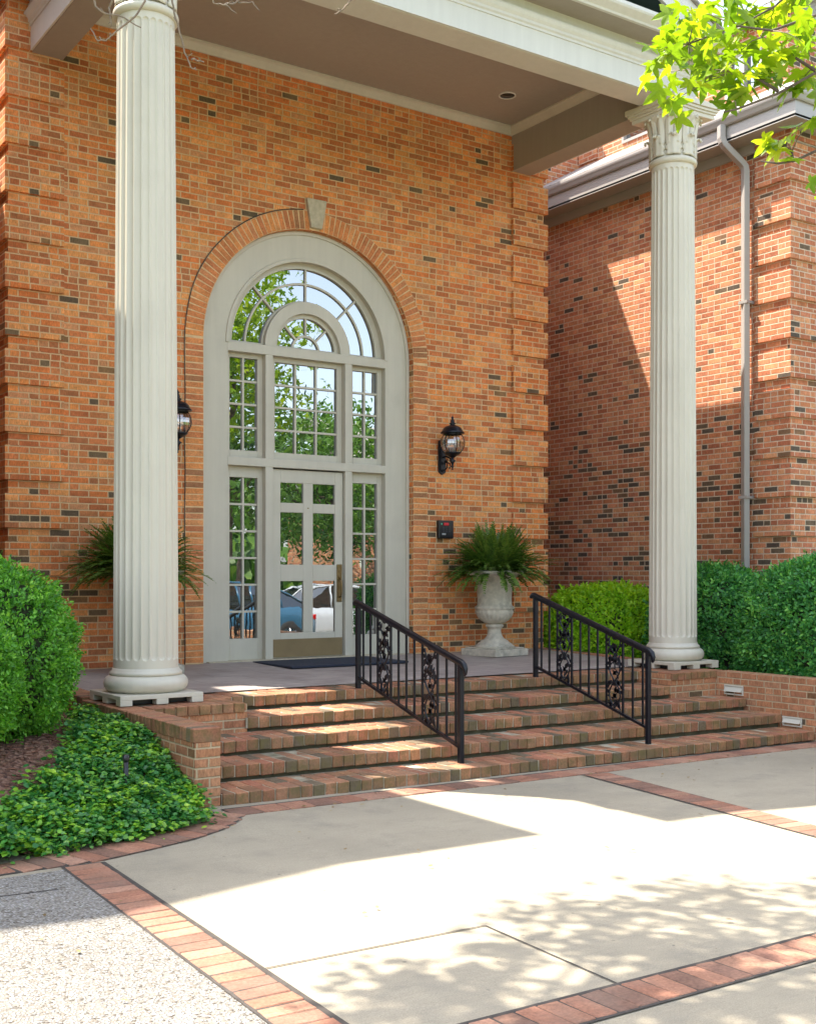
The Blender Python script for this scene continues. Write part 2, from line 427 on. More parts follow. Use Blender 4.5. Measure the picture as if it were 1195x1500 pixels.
# ------------------------------------------------------------------ mesh helpers
class MB:
    def __init__(s):
        s.v = []; s.f = []; s.m = []; s.sm = []
    def add(s, vs, fs, mi=0, smooth=False):
        b = len(s.v)
        s.v.extend([tuple(map(float, v)) for v in vs])
        for f in fs:
            s.f.append([i + b for i in f]); s.m.append(mi); s.sm.append(smooth)
    def box(s, x0, x1, y0, y1, z0, z1, mi=0):
        v = [(x, y, z) for z in (z0, z1) for y in (y0, y1) for x in (x0, x1)]
        s.add(v, [(0, 2, 3, 1), (4, 5, 7, 6), (0, 1, 5, 4), (2, 6, 7, 3), (0, 4, 6, 2), (1, 3, 7, 5)], mi)
    def cbox(s, cx, cy, cz, hx, hy, hz, c=.005, rot=0., mi=0, M=None, jit=0.):
        """chamfered brick"""
        vs = []; idx = {}
        for sx in (-1, 1):
            for sy in (-1, 1):
                for sz in (-1, 1):
                    j = [random.uniform(-jit, jit) for _ in range(3)]
                    for a in range(3):
                        p = [sx * (hx - c), sy * (hy - c), sz * (hz - c)]
                        p[a] += (sx, sy, sz)[a] * c
                        p = [p[q] + j[q] for q in range(3)]
                        idx[(sx, sy, sz, a)] = len(vs)
                        vs.append(p)
        fs = []
        for a in range(3):
            b, d = (a + 1) % 3, (a + 2) % 3
            for sg in (-1, 1):
                q = []
                for (p, r) in ((-1, -1), (1, -1), (1, 1), (-1, 1)):
                    t = [0, 0, 0]; t[a] = sg; t[b] = p; t[d] = r
                    q.append(idx[(*t, a)])
                fs.append(q if sg > 0 else q[::-1])
        for a in range(3):
            b, d = (a + 1) % 3, (a + 2) % 3
            for p in (-1, 1):
                for r in (-1, 1):
                    t0 = [0, 0, 0]; t0[b] = p; t0[d] = r
                    t1 = list(t0); t0[a] = -1; t1[a] = 1
                    q = [idx[(*t0, b)], idx[(*t1, b)], idx[(*t1, d)], idx[(*t0, d)]]
                    fs.append(q if p * r < 0 else q[::-1])
        for k in ((x, y, z) for x in (-1, 1) for y in (-1, 1) for z in (-1, 1)):
            q = [idx[(*k, 0)], idx[(*k, 1)], idx[(*k, 2)]]
            fs.append(q if k[0] * k[1] * k[2] > 0 else q[::-1])
        if M is None:
            M = Matrix.Translation((cx, cy, cz)) @ Matrix.Rotation(rot, 4, 'Z')
        s.add([M @ Vector(v) for v in vs], fs, mi)
    def tube(s, pts, r, n=6, mi=0, smooth=True, cap=True, r1=None, flat=1.):
        pts = [Vector(p) for p in pts]
        L = len(pts)
        rs = r if isinstance(r, (list, tuple)) else [r + ((r1 if r1 is not None else r) - r) * i / max(1, L - 1) for i in range(L)]
        up = None; vs = []
        for i, p in enumerate(pts):
            t = (pts[min(i + 1, L - 1)] - pts[max(i - 1, 0)])
            t = t.normalized() if t.length > 1e-9 else Vector((0, 0, 1))
            if up is None:
                a = Vector((0, 0, 1)) if abs(t.z) < .9 else Vector((1, 0, 0))
                up = (a - t * a.dot(t)).normalized()
            else:
                up = up - t * up.dot(t)
                up = up.normalized() if up.length > 1e-6 else Vector((1, 0, 0))
            sd = t.cross(up)
            off = math.pi / 4 if n == 4 else 0
            for k in range(n):
                a = 2 * math.pi * k / n + off
                vs.append(p + (up * math.cos(a) + sd * math.sin(a) * flat) * rs[i])
        fs = []
        for i in range(L - 1):
            for k in range(n):
                fs.append((i * n + k, i * n + (k + 1) % n, (i + 1) * n + (k + 1) % n, (i + 1) * n + k))
        if cap:
            fs.append(tuple(range(n))[::-1]); fs.append(tuple((L - 1) * n + k for k in range(n)))
        s.add(vs, fs, mi, smooth)
    def lathe(s, prof, c=(0, 0, 0), n=32, mi=0, smooth=True, cap=True):
        vs = []; fs = []
        for (r, z) in prof:
            for k in range(n):
                a = 2 * math.pi * k / n
                vs.append((c[0] + r * math.cos(a), c[1] + r * math.sin(a), c[2] + z))
        for i in range(len(prof) - 1):
            for k in range(n):
                fs.append((i * n + k, i * n + (k + 1) % n, (i + 1) * n + (k + 1) % n, (i + 1) * n + k))
        if cap:
            fs.append(tuple(range(n))[::-1]); fs.append(tuple((len(prof) - 1) * n + k for k in range(n)))
        s.add(vs, fs, mi, smooth)
    def sweep(s, path, prof, mi=0, cap=True, closed=False):
        """profile (out, z) carried along a horizontal path; out = right-hand side of travel"""
        P = [Vector((p[0], p[1])) for p in path]
        L = len(P); vs = []; k = len(prof)
        for i in range(L):
            if closed:
                a = (P[i] - P[i - 1]).normalized(); b = (P[(i + 1) % L] - P[i]).normalized()
            else:
                a = (P[i] - P[i - 1]).normalized() if i else None
                b = (P[i + 1] - P[i]).normalized() if i < L - 1 else None
                a = a or b; b = b or a
            na = Vector((a.y, -a.x)); nb = Vector((b.y, -b.x))
            m = (na + nb).normalized()
            m = m / max(.2, m.dot(na))
            for (o, z) in prof:
                vs.append((P[i].x + m.x * o, P[i].y + m.y * o, z))
        fs = []
        for i in range(L if closed else L - 1):
            j = (i + 1) % L
            for q in range(k):
                fs.append((i * k + q, i * k + (q + 1) % k, j * k + (q + 1) % k, j * k + q))
        if cap and not closed:
            fs.append(tuple(range(k))[::-1]); fs.append(tuple((L - 1) * k + q for q in range(k)))
        s.add(vs, fs, mi)
    def prism(s, poly, z0, z1, mi=0, axis='z'):
        n = len(poly)
        if axis == 'z':
            vs = [(x, y, z0) for x, y in poly] + [(x, y, z1) for x, y in poly]
        elif axis == 'y':
            vs = [(x, z0, y) for x, y in poly] + [(x, z1, y) for x, y in poly]
        else:
            vs = [(z0, x, y) for x, y in poly] + [(z1, x, y) for x, y in poly]
        fs = [tuple(range(n))[::-1], tuple(range(n, 2 * n))] + [(i, (i + 1) % n, n + (i + 1) % n, n + i) for i in range(n)]
        s.add(vs, fs, mi)

def link(name, mb, mats, parent=None, bevel=0., fixn=False, solid=0.):
    me = bpy.data.meshes.new(name)
    off = Vector((0, 0, 0))
    if parent is not None:
        off = world_loc(parent)
    me.from_pydata([(v[0] - off.x, v[1] - off.y, v[2] - off.z) for v in mb.v], [], mb.f)
    if not isinstance(mats, (list, tuple)):
        mats = [mats]
    for m in mats:
        me.materials.append(m)
    me.polygons.foreach_set('material_index', mb.m)
    me.polygons.foreach_set('use_smooth', mb.sm)
    me.update()
    if fixn:
        import bmesh
        bm = bmesh.new(); bm.from_mesh(me)
        bmesh.ops.recalc_face_normals(bm, faces=bm.faces)
        bm.to_mesh(me); bm.free()
    o = bpy.data.objects.new(name, me)
    COL.objects.link(o)
    if parent is not None:
        o.parent = parent
    if solid:
        sm = o.modifiers.new('solid', 'SOLIDIFY'); sm.thickness = solid; sm.offset = 0
    if bevel:
        b = o.modifiers.new('bevel', 'BEVEL'); b.width = bevel; b.segments = 2; b.limit_method = 'ANGLE'; b.angle_limit = rad(40)
        b.harden_normals = False
    return o

def world_loc(o):
    p = Vector((0, 0, 0))
    while o is not None:
        p += o.location
        o = o.parent
    return p

def tag(o, label=None, cat=None, group=None, kind=None):
    if label: o['label'] = label
    if cat: o['category'] = cat
    if group: o['group'] = group
    if kind: o['kind'] = kind
    return o

def thing(name, label, cat, loc, group=None):
    o = bpy.data.objects.new(name, None)
    o.empty_display_size = .2
    o.location = loc
    COL.objects.link(o)
    return tag(o, label, cat, group)

def struct(name, mb, mats, **kw):
    o = link(name, mb, mats, **kw)
    o['kind'] = 'structure'
    return o

def copy_tree(o, parent=None):
    c = o.copy(); COL.objects.link(c)
    if parent is not None:
        c.parent = parent
    for ch in list(o.children):
        copy_tree(ch, c)
    return c

def zg(x):
    x = min(max(x, -16.), 12.)
    return -.61 - .012 * (x + 3.3)

# ---- leaves in bulk
T_OVAL = (np.array([(0, 0, 0), (.35, .26, .05), (1, 0, 0), (.35, -.26, .05), (.75, .17, .02), (.75, -.17, .02)], float),
          [(0, 1, 4, 2), (0, 2, 5, 3)])
T_NEEDLE = (np.array([(0, -.12, 0), (.55, -.16, .03), (1, 0, 0), (.55, .16, .03), (0, .12, 0)], float), [(0, 1, 2, 3, 4)])
_mp = []
for a, r in [(180, .10), (150, .30), (128, .52), (108, .62), (97, .38), (84, .44), (66, .80), (58, .92), (52, .74), (38, .58), (30, .42), (18, .62), (10, .78), (0, 1.0)]:
    _mp.append((a, r))
_full = [(r * math.cos(rad(a)), r * math.sin(rad(a))) for a, r in _mp] + [(r * math.cos(rad(-a)), r * math.sin(rad(-a))) for a, r in _mp[1:-1][::-1]]
T_MAPLE = (np.array([(0., 0., 0.)] + [(x, y, -.62 * (x * x + y * y) * .5 + abs(y) * .22) for x, y in _full], float) + np.array([.1, 0, 0]),
           [(0, 1 + i, 1 + (i + 1) % len(_full)) for i in range(len(_full))])

def leaves(name, pos, dirs, nrm, size, tmpl, mat, parent=None, kind=None):
    tv, tf = tmpl
    pos = np.asarray(pos, float); dirs = np.asarray(dirs, float); nrm = np.asarray(nrm, float); size = np.asarray(size, float)
    dirs /= np.linalg.norm(dirs, axis=1)[:, None] + 1e-9
    side = np.cross(nrm, dirs); side /= np.linalg.norm(side, axis=1)[:, None] + 1e-9
    up = np.cross(dirs, side)
    N = len(pos); k = len(tv)
    V = (pos[:, None, :] + size[:, None, None] * (tv[None, :, 0:1] * dirs[:, None, :] + tv[None, :, 1:2] * side[:, None, :] + tv[None, :, 2:3] * up[:, None, :])).reshape(-1, 3)
    if parent is not None:
        V = V - np.array(world_loc(parent))
    base = (np.arange(N) * k)
    loops = np.concatenate([np.concatenate([(base[:, None] + np.array(f)[None, :]) for f in tf], axis=1)], axis=1).reshape(-1)
    sizes = np.tile(np.array([len(f) for f in tf]), N)
    starts = np.concatenate([[0], np.cumsum(sizes)[:-1]])
    me = bpy.data.meshes.new(name)
    me.vertices.add(len(V)); me.vertices.foreach_set('co', V.astype(np.float32).ravel())
    me.loops.add(len(loops)); me.loops.foreach_set('vertex_index', loops.astype(np.int32))
    me.polygons.add(len(sizes)); me.polygons.foreach_set('loop_start', starts.astype(np.int32))
    me.polygons.foreach_set('loop_total', sizes.astype(np.int32))
    me.materials.append(mat)
    me.update(calc_edges=True)
    me.validate()
    o = bpy.data.objects.new(name, me); COL.objects.link(o)
    if parent is not None:
        o.parent = parent
    if kind:
        o['kind'] = kind
    return o

def unit(a):
    return a / (np.linalg.norm(a, axis=-1, keepdims=True) + 1e-9)

def rough_dirs(n):
    return unit(RNG.normal(size=(n, 3)))

_sn = [(RNG.normal(size=3) * f, RNG.random() * 6.28, 1. / f) for f in (2., 3.1, 4.7, 7., 10.) for _ in range(3)]
def lump(p):
    s = np.zeros(len(p))
    for k, ph, a in _sn:
        s += a * np.sin(p @ k + ph)
    return s

print('helpers done')
# ================================================================== SETTING
def sheet(name, poly, mat, lift, kind='structure', sub=None):
    """flat sheet following the fall of the drive"""
    m = MB()
    m.add([(x, y, zg(x) + lift) for x, y in poly], [tuple(range(len(poly)))])
    o = link(name, m, mat)
    tag(o, kind=kind)
    return o

def strips(name, x0, x1, y0, y1, mat, lift, nx=14):
    m = MB()
    for i in range(nx):
        a = x0 + (x1 - x0) * i / nx; b = x0 + (x1 - x0) * (i + 1) / nx
        m.add([(a, y0, zg(a) + lift), (b, y0, zg(b) + lift), (b, y1, zg(b) + lift), (a, y1, zg(a) + lift)], [(0, 1, 2, 3)])
    return struct(name, m, mat)

gm = MB()
xs = [-900, -16, -12, -8, -4, 0, 4, 8, 12, 900]
for a, b in zip(xs[:-1], xs[1:]):
    gm.add([(a, -900, zg(a) - .05), (b, -900, zg(b) - .05), (b, 900, zg(b) - .05), (a, 900, zg(a) - .05)], [(0, 1, 2, 3)])
struct('ground', gm, M_GRASS)
# drive: concrete everywhere in front of the steps, exposed aggregate on the left
strips('driveway', -12, 12, -20.5, -4.4, M_CONC, 0)  # unseen far end lengthened to bounce more light onto the facade
AGG = [(-12, -14.5), (-5.30, -14.5), (-4.855, -8.13), (-4.748, -5.64), (-12, -5.95)]
sheet('aggregate_pavement', AGG, M_AGG, .004)
strips('street', -60, 60, -27, -21, M_ASPH, -.03, 12)

# brick bands, laid brick by brick
bands = MB()
def course(m, a, b, width, pitch, z=None, flip=False, th=.02, gap=.008, lift=.009, jit=.002):
    a = Vector(a); b = Vector(b)
    L = (b - a).length; n = max(1, round(L / pitch)); p = L / n
    ang = math.atan2(b.y - a.y, b.x - a.x)
    for i in range(n):
        c = a + (b - a) * ((i + .5) / n)
        zz = (zg(c.x) if z is None else z) + lift - th
        m.cbox(c.x, c.y, zz, p / 2 - gap / 2, width / 2 - .003, th, .004, ang + random.uniform(-.012, .012), jit=jit)
def mid(p, q): return ((p[0] + q[0]) / 2, (p[1] + q[1]) / 2)
joints = MB()
def jstrip(a, b, w, lift=.0055):
    a = Vector(a); b = Vector(b); d = (b - a).normalized(); nrm = Vector((-d.y, d.x)) * w / 2
    q = [a + nrm, b + nrm, b - nrm, a - nrm]
    joints.add([(p.x, p.y, zg(p.x) + lift) for p in q], [(3, 2, 1, 0)])
# left band, running towards the camera
course(bands, (-4.635, -5.60), (-4.88, -11.5), .205, .105)
jstrip((-4.635, -5.58), (-4.88, -11.5), .225)
jstrip((-4.518, -5.59), (-4.765, -11.5), .022, .0062)
# front band
course(bands, (-4.70, -8.645), (7.5, -8.60), .215, .105)
jstrip((-4.70, -8.645), (7.5, -8.60), .24)
jstrip((-4.60, -8.528), (7.5, -8.483), .02, .0062)
# cross band
course(bands, (-.135, -4.80), (-.69, -8.52), .235, .118)
jstrip((-.135, -4.78), (-.69, -8.52), .26)
jstrip((-.012, -4.8), (-.572, -8.52), .016, .0062)
# border along the foot of the steps
course(bands, (-3.34, -4.71), (3.15, -4.60), .215, .205)
jstrip((-3.34, -4.69), (3.15, -4.58), .24)
# curved return round the planting bed
cin = [(-3.42, -4.62), (-3.50, -4.80), (-3.66, -4.93), (-3.95, -5.06), (-4.30, -5.17), (-4.62, -5.25), (-5.0, -5.35)]
cout = [(-3.30, -4.82), (-3.42, -4.99), (-3.60, -5.16), (-3.86, -5.32), (-4.18, -5.44), (-4.51, -5.55), (-4.95, -5.58)]
def along(pl, t):
    Ls = [math.dist(pl[i], pl[i + 1]) for i in range(len(pl) - 1)]; T = sum(Ls) * t
    for i, l in enumerate(Ls):
        if T <= l or i == len(Ls) - 1:
            f = T / l
            return Vector((pl[i][0] + (pl[i + 1][0] - pl[i][0]) * f, pl[i][1] + (pl[i + 1][1] - pl[i][1]) * f))
        T -= l
NB = 15
for i in range(NB):
    t = (i + .5) / NB
    a, b = along(cin, t), along(cout, t)
    c = (a + b) / 2
    t2 = (along(cin, (i + .96) / NB) + along(cout, (i + .96) / NB)) / 2; t1 = (along(cin, (i + .04) / NB) + along(cout, (i + .04) / NB)) / 2
    d = b - a
    bands.cbox(c.x, c.y, zg(c.x) - .011, (t2 - t1).length / 2, d.length / 2 - .004, .02, .004, math.atan2(d.y, d.x) - math.pi / 2, jit=.002)
course(bands, (-4.98, -5.465), (-9.5, -5.78), .2, .21)
jo = [(p[0], p[1]) for p in cout] + [(-9.5, -5.9), (-9.5, -5.66)] + [(p[0], p[1]) for p in cin[::-1]]
joints.add([(x, y, zg(x) + .0048) for x, y in jo], [tuple(range(len(jo)))[::-1]])
for i in range(len(cout) - 2):
    jstrip(cout[i], cout[i + 1], .012, .0066)
# saw cuts in the slab
jstrip((-3.49, -7.634), (-4.59, -7.627), .009, .0045)
jstrip((-3.49, -7.634), (-3.535, -8.53), .009, .0045)
jstrip((3.2, -4.9), (2.7, -8.5), .009, .0045)
jstrip((-4.9, -6.02), (-7.5, -5.87), .012, .0066)
struct('pavement_joints', joints, M_JOINT)
struct('brick_paving_bands', bands, M_PAVER)

# planting bed with bark mulch (gently mounded) on the left, and one on the right
def bed(name, poly_test, x0, x1, y0, y1, zf, n=46):
    m = MB()
    g = {}
    for i in range(n + 1):
        for j in range(n + 1):
            x = x0 + (x1 - x0) * i / n; y = y0 + (y1 - y0) * j / n
            if poly_test(x, y):
                g[(i, j)] = len(m.v)
                m.v.append((x, y, zf(x, y)))
    for i in range(n):
        for j in range(n):
            q = [(i, j), (i + 1, j), (i + 1, j + 1), (i, j + 1)]
            if all(k in g for k in q):
                m.f.append([g[k] for k in q]); m.m.append(0); m.sm.append(True)
    return struct(name, m, M_MULCH)
def edge_y(x):
    pl = cin[::-1]
    if x < pl[0][0]: return -5.35 - (-5.0 - x) * .07
    for a, b in zip(pl[:-1], pl[1:]):
        if a[0] <= x <= b[0]:
            return a[1] + (b[1] - a[1]) * (x - a[0]) / (b[0] - a[0])
    return -4.6
def bedz(x, y):
    d = min(.40, .30 * max(0., y - edge_y(x)))
    return zg(x) + .01 + d + .012 * math.sin(9 * x + 3 * y) + .01 * math.sin(13 * y - 5 * x)
bed('planting_bed', lambda x, y: y > edge_y(x) + .0, -9.5, -3.47, -5.75, 1.75, bedz, 60)
bed('planting_bed', lambda x, y: True, 3.34, 4.96, -7.5, 1.75, lambda x, y: -.32 + .02 * math.sin(7 * y + 4 * x), 24)
# loose bark chips
chips = MB()
for _ in range(1500):
    x = random.uniform(-5.6, -3.5); y = random.uniform(-5.1, -1.5)
    if y > edge_y(x) + .04:
        chips.cbox(0, 0, 0, random.uniform(.008, .028), random.uniform(.004, .009), .003, .001,
                   M=Matrix.Translation((x, y, bedz(x, y) + .006)) @ Matrix.Rotation(random.uniform(0, 6.3), 4, 'Z') @ Matrix.Rotation(random.uniform(-.5, .5), 4, 'X'))
tag(link('bark_chips', chips, clay_mat('chip_bark', [(.17, .07, .045), (.24, .11, .07), (.12, .05, .035), (.30, .17, .12)], dirt_amt=.1)), kind='stuff')

# ================================================================== ENTRANCE BUILDING
FW = 3.463                                     # half width of the entrance bay
bld = thing('brick_building', 'orange brick entrance bay with quoined corners and a tall arched doorway under the portico', 'building', (0, 0, 0))
AR = 1.38; SPR = 3.545; ZT = 6.95
def arch_pts(r, n=36, z=SPR, a0=0., a1=math.pi):
    return [(r * math.cos(a0 + (a1 - a0) * i / n), z + r * math.sin(a0 + (a1 - a0) * i / n)) for i in range(n + 1)]
fm = MB()
zb = -.75
pts = arch_pts(AR)
# front skin with an arched opening
for sgn in (-1, 1):
    q = [(sgn * FW, 0, zb), (sgn * AR, 0, zb), (sgn * AR, 0, SPR), (sgn * FW, 0, SPR)]
    fm.add(q, [(0, 1, 2, 3) if sgn < 0 else (3, 2, 1, 0)])
top = []
for i, (x, z) in enumerate(pts):
    t = i / (len(pts) - 1)
    if t < .25: top.append((FW, SPR + (ZT - SPR) * t / .25))
    elif t <= .75: top.append((FW - 2 * FW * (t - .25) / .5, ZT))
    else: top.append((-FW, ZT - (ZT - SPR) * (t - .75) / .25))
for i in range(len(pts) - 1):
    a, b, c, d = pts[i], pts[i + 1], top[i + 1], top[i]
    fm.add([(p[0], 0, p[1]) for p in (a, b, c, d)], [(0, 3, 2, 1)])
# reveals of the opening
loop = [(AR, zb)] + pts + [(-AR, zb)]
for a, b in zip(loop[:-1], loop[1:]):
    fm.add([(a[0], 0, a[1]), (b[0], 0, b[1]), (b[0], .3, b[1]), (a[0], .3, a[1])], [(0, 1, 2, 3)])
link('wall', fm, M_BRICK, bld)
for sgn in (-1, 1):
    sm_ = MB()
    x = sgn * FW
    sm_.add([(x, 0, zb), (x, 3.2, zb), (x, 3.2, ZT), (x, 0, ZT)], [(0, 3, 2, 1) if sgn < 0 else (0, 1, 2, 3)])
    link('side_wall', sm_, M_BRICK, bld)
# quoins: five projecting courses, two flush
Q = .474
for sgn in (-1, 1):
    for k in range(1, 15):
        z0 = Q * k + .0105; z1 = z0 + .0677 * 5
        if z1 > 6.9: z1 = 6.9
        m = MB()
        w = .545; p = .042
        xi, xo = sgn * (FW - w), sgn * (FW + p)
        x0, x1 = min(xi, xo), max(xi, xo)
        m.prism([(xi, -p), (xo, -p), (xo, w - .1), (sgn * (FW - .02), w - .1), (sgn * (FW - .02), .02), (xi, .02)] if sgn > 0 else
                [(xi, -p), (xi, .02), (sgn * (FW - .02), .02), (sgn * (FW - .02), w - .1), (xo, w - .1), (xo, -p)], z0, z1)
        link('quoin', m, M_BRICK, bld, fixn=True)
# arch of rowlock bricks carried down the jambs
arch_halves = {1: MB(), -1: MB()}
n = 70
for i in range(n):
    a = math.pi * (i + .5) / n
    if abs(a - math.pi / 2) < .062: continue
    am = arch_halves[1 if a < math.pi / 2 else -1]
    r = AR + .108
    M = Matrix.Translation((r * math.cos(a), .045, SPR + r * math.sin(a))) @ Matrix.Rotation(-a, 4, 'Y')
    am.cbox(0, 0, 0, .104, .052, r * math.pi / n / 2 - .0055, .004, M=M, jit=.002)
for sgn in (-1, 1):
    z = .04; am = arch_halves[sgn]
    while z < SPR - .01:
        am.cbox(sgn * (AR + .108), .045, z, .104, .052, .0285, .004, jit=.002)
        z += .0677
for am in arch_halves.values():
    link('brick_arch', am, M_ARCH, bld)
am = MB()
ring = arch_pts(AR + .215, 48); ring_i = arch_pts(AR + .001, 48)
poly = [(AR + .215, 0)] + ring + [(-AR - .215, 0)]; polyi = [(AR + .001, 0)] + ring_i + [(-AR - .001, 0)]
for i in range(len(poly) - 1):
    a, b, c, d = polyi[i], polyi[i + 1], poly[i + 1], poly[i]
    am.add([(p[0], -.0035, p[1]) for p in (a, b, c, d)], [(0, 3, 2, 1)])
link('arch_mortar', am, mat_plain('arch_mortar_mix', (.66, .46, .25), .95, var=.15, scale=9, bump=.4), bld)
m = MB()
m.prism([(-.064, 4.945), (.082, 4.945), (.142, 5.275), (-.122, 5.275)], -.05, .06, axis='y')
link('keystone', m, M_STONE, bld, bevel=.006, fixn=True)
m = MB()
arc = [(-(AR + .222), -.012, z) for z in np.linspace(.0, SPR, 40)]
arc += [(-(AR + .222) * math.cos(a), -.012, SPR + (AR + .222) * math.sin(a)) for a in np.linspace(.03, math.pi / 2 - .09, 40)]
arc = [(x + .004 * math.sin(7 * z), y, z) for x, y, z in arc]
m.tube(arc, .0055, 6)
link('cable', m, M_SEAL, bld)

# painted surround set back in the arch
YC = .10
def ring_wall(m, ro, ri, y0, y1, z=SPR, n=40, zbase=None, zb_i=None):
    """half ring facing -Y, with optional straight legs to zbase"""
    po = arch_pts(ro, n, z); pi_ = arch_pts(ri, n, z)
    if zbase is not None:
        po = [(ro, zbase)] + po + [(-ro, zbase)]; pi_ = [(ri, zbase)] + pi_ + [(-ri, zbase)]
    L = len(po)
    vs = [(x, y0, q) for x, q in po] + [(x, y0, q) for x, q in pi_] + [(x, y1, q) for x, q in po] + [(x, y1, q) for x, q in pi_]
    fs = []
    for i in range(L - 1):
        fs += [(i, L + i, L + i + 1, i + 1), (L + i, 3 * L + i, 3 * L + i + 1, L + i + 1), (i + 1, 2 * L + i + 1, 2 * L + i, i), (2 * L + i, 2 * L + i + 1, 3 * L + i + 1, 3 * L + i)]
    fs += [(0, 2 * L, 3 * L, L), (L - 1, 2 * L - 1, 4 * L - 1, 3 * L - 1)]
    m.add(vs, fs)
WO = 1.04
m = MB(); ring_wall(m, AR + .02, WO, YC, YC + .2, zbase=-.01)
link('window_surround', m, M_PAINT, bld, bevel=.004, fixn=True)
m = MB(); ring_wall(m, AR - .002, AR - .045, YC - .022, YC + .0, zbase=0.)
link('surround_moulding', m, M_PAINT, bld, bevel=.006, fixn=True)
m = MB(); ring_wall(m, WO + .03, WO - .012, YC - .014, YC + .02)
link('surround_moulding', m, M_PAINT, bld, bevel=.005, fixn=True)
PX = (.478, .573)
for s in (-1, 1):
    m = MB(); a, b = sorted((s * PX[0], s * PX[1]))
    m.box(a, b, YC + .002, YC + .18, .0, 3.46)
    link('mullion_post', m, M_PAINT, bld, bevel=.004)
for z0, z1 in ((2.185, 2.28), (3.455, 3.56)):
    m = MB(); m.box(-WO - .01, WO + .01, YC - .004, YC + .18, z0, z1)
    link('transom_bar', m, M_PAINT, bld, bevel=.004)

YS = YC + .085                                  # sash face
def sash(name, x0, x1, z0, z1, stile, top, bot, nc, nr, bar=.024, mat=M_PAINT):
    f = MB()
    f.box(x0, x0 + stile, YS, YS + .05, z0, z1); f.box(x1 - stile, x1, YS, YS + .05, z0, z1)
    f.box(x0 + stile, x1 - stile, YS + .001, YS + .05, z1 - top, z1); f.box(x0 + stile, x1 - stile, YS + .001, YS + .05, z0, z0 + bot)
    gx0, gx1, gz0, gz1 = x0 + stile, x1 - stile, z0 + bot, z1 - top
    for i in range(1, nc):
        x = gx0 + (gx1 - gx0) * i / nc
        f.box(x - bar / 2, x + bar / 2, YS + .012, YS + .048, gz0, gz1)
    for j in range(1, nr):
        z = gz0 + (gz1 - gz0) * j / nr
        f.box(gx0, gx1, YS + .014, YS + .047, z - bar / 2, z + bar / 2)
    fo = link(name, f, mat, bld, bevel=.003)
    g = MB()
    # each light is set at a hair of an angle, as hand-puttied panes are
    for i in range(nc):
        for j in range(nr):
            xa = gx0 + (gx1 - gx0) * i / nc; xb = gx0 + (gx1 - gx0) * (i + 1) / nc
            za = gz0 + (gz1 - gz0) * j / nr; zc = gz0 + (gz1 - gz0) * (j + 1) / nr
            t = [random.uniform(-.0012, .0012) for _ in range(3)]
            g.add([(xa, YS + .036 + t[0], za), (xb, YS + .036 + t[1], za), (xb, YS + .036 + t[1] + t[2], zc), (xa, YS + .036 + t[0] + t[2], zc)], [(0, 1, 2, 3)])
    link('pane', g, M_GLASS, fo)
    return fo
sash('sidelight', -WO, -PX[1], 0., 2.185, .06, .125, .245, 2, 6)
sash('sidelight', PX[1], WO, 0., 2.185, .06, .125, .245, 2, 6)
sash('transom_window', -WO, -PX[1], 2.28, 3.455, .06, .05, .085, 2, 4)
sash('transom_window', PX[1], WO, 2.28, 3.455, .06, .05, .085, 2, 4)
sash('transom_window', -PX[0], PX[0], 2.28, 3.455, .065, .055, .085, 3, 4)
# fanlight
m = MB()
ZF = 3.56
ring_wall(m, WO, .955, YS, YS + .05, z=ZF)
ring_wall(m, .797, .772, YS + .012, YS + .045, z=ZF, n=30)
ring_wall(m, .565, .43, YC + .03, YS + .05, z=ZF, n=30)
ring_wall(m, .585, .555, YS + .005, YS + .049, z=ZF, n=30)
ring_wall(m, .431, .385, YS + .002, YS + .05, z=ZF, n=26)
ring_wall(m, .192, .166, YS + .012, YS + .045, z=ZF, n=18)
for (ra, rb, angs) in ((.58, .96, (45, 90, 135)), (.18, .39, (45, 90, 135))):
    for a in angs:
        d = Vector((math.cos(rad(a)), 0, math.sin(rad(a)))); p = Vector((-d.z, 0, d.x)) * .0125
        q = [Vector((0, 0, ZF)) + d * ra - p, Vector((0, 0, ZF)) + d * rb - p, Vector((0, 0, ZF)) + d * rb + p, Vector((0, 0, ZF)) + d * ra + p]
        m.add([(v.x, YS + .014, v.z) for v in q] + [(v.x, YS + .046, v.z) for v in q], [(0, 1, 2, 3), (4, 7, 6, 5), (0, 4, 5, 1), (1, 5, 6, 2), (2, 6, 7, 3), (3, 7, 4, 0)])
for x0, x1 in ((-WO + .01, -.43), (.43, WO - .01), (-.43, .43)):
    m.box(x0, x1, YS + .003, YS + .05, ZF - .005, ZF + .035)
fan = link('fanlight', m, M_PAINT, bld, bevel=.003, fixn=True)
g = MB()
def sector(ra, rb, a0, a1, n=10):
    t = random.uniform(-.001, .001); t2 = random.uniform(-.001, .001)
    vs = []
    for i in range(n + 1):
        a = rad(a0 + (a1 - a0) * i / n)
        for r in (ra, rb):
            x = r * math.cos(a); z = ZF + r * math.sin(a)
            vs.append((x, YS + .036 + t * x + t2 * (z - ZF), z))
    g.add(vs, [(2 * i, 2 * i + 2, 2 * i + 3, 2 * i + 1) for i in range(n)])
for a in (0, 45, 90, 135):
    sector(.57, .785, a, a + 45); sector(.785, .96, a, a + 45); sector(.18, .40, a, a + 45)
sector(.0, .18, 0, 180, 16)
link('pane', g, M_GLASS, fan)

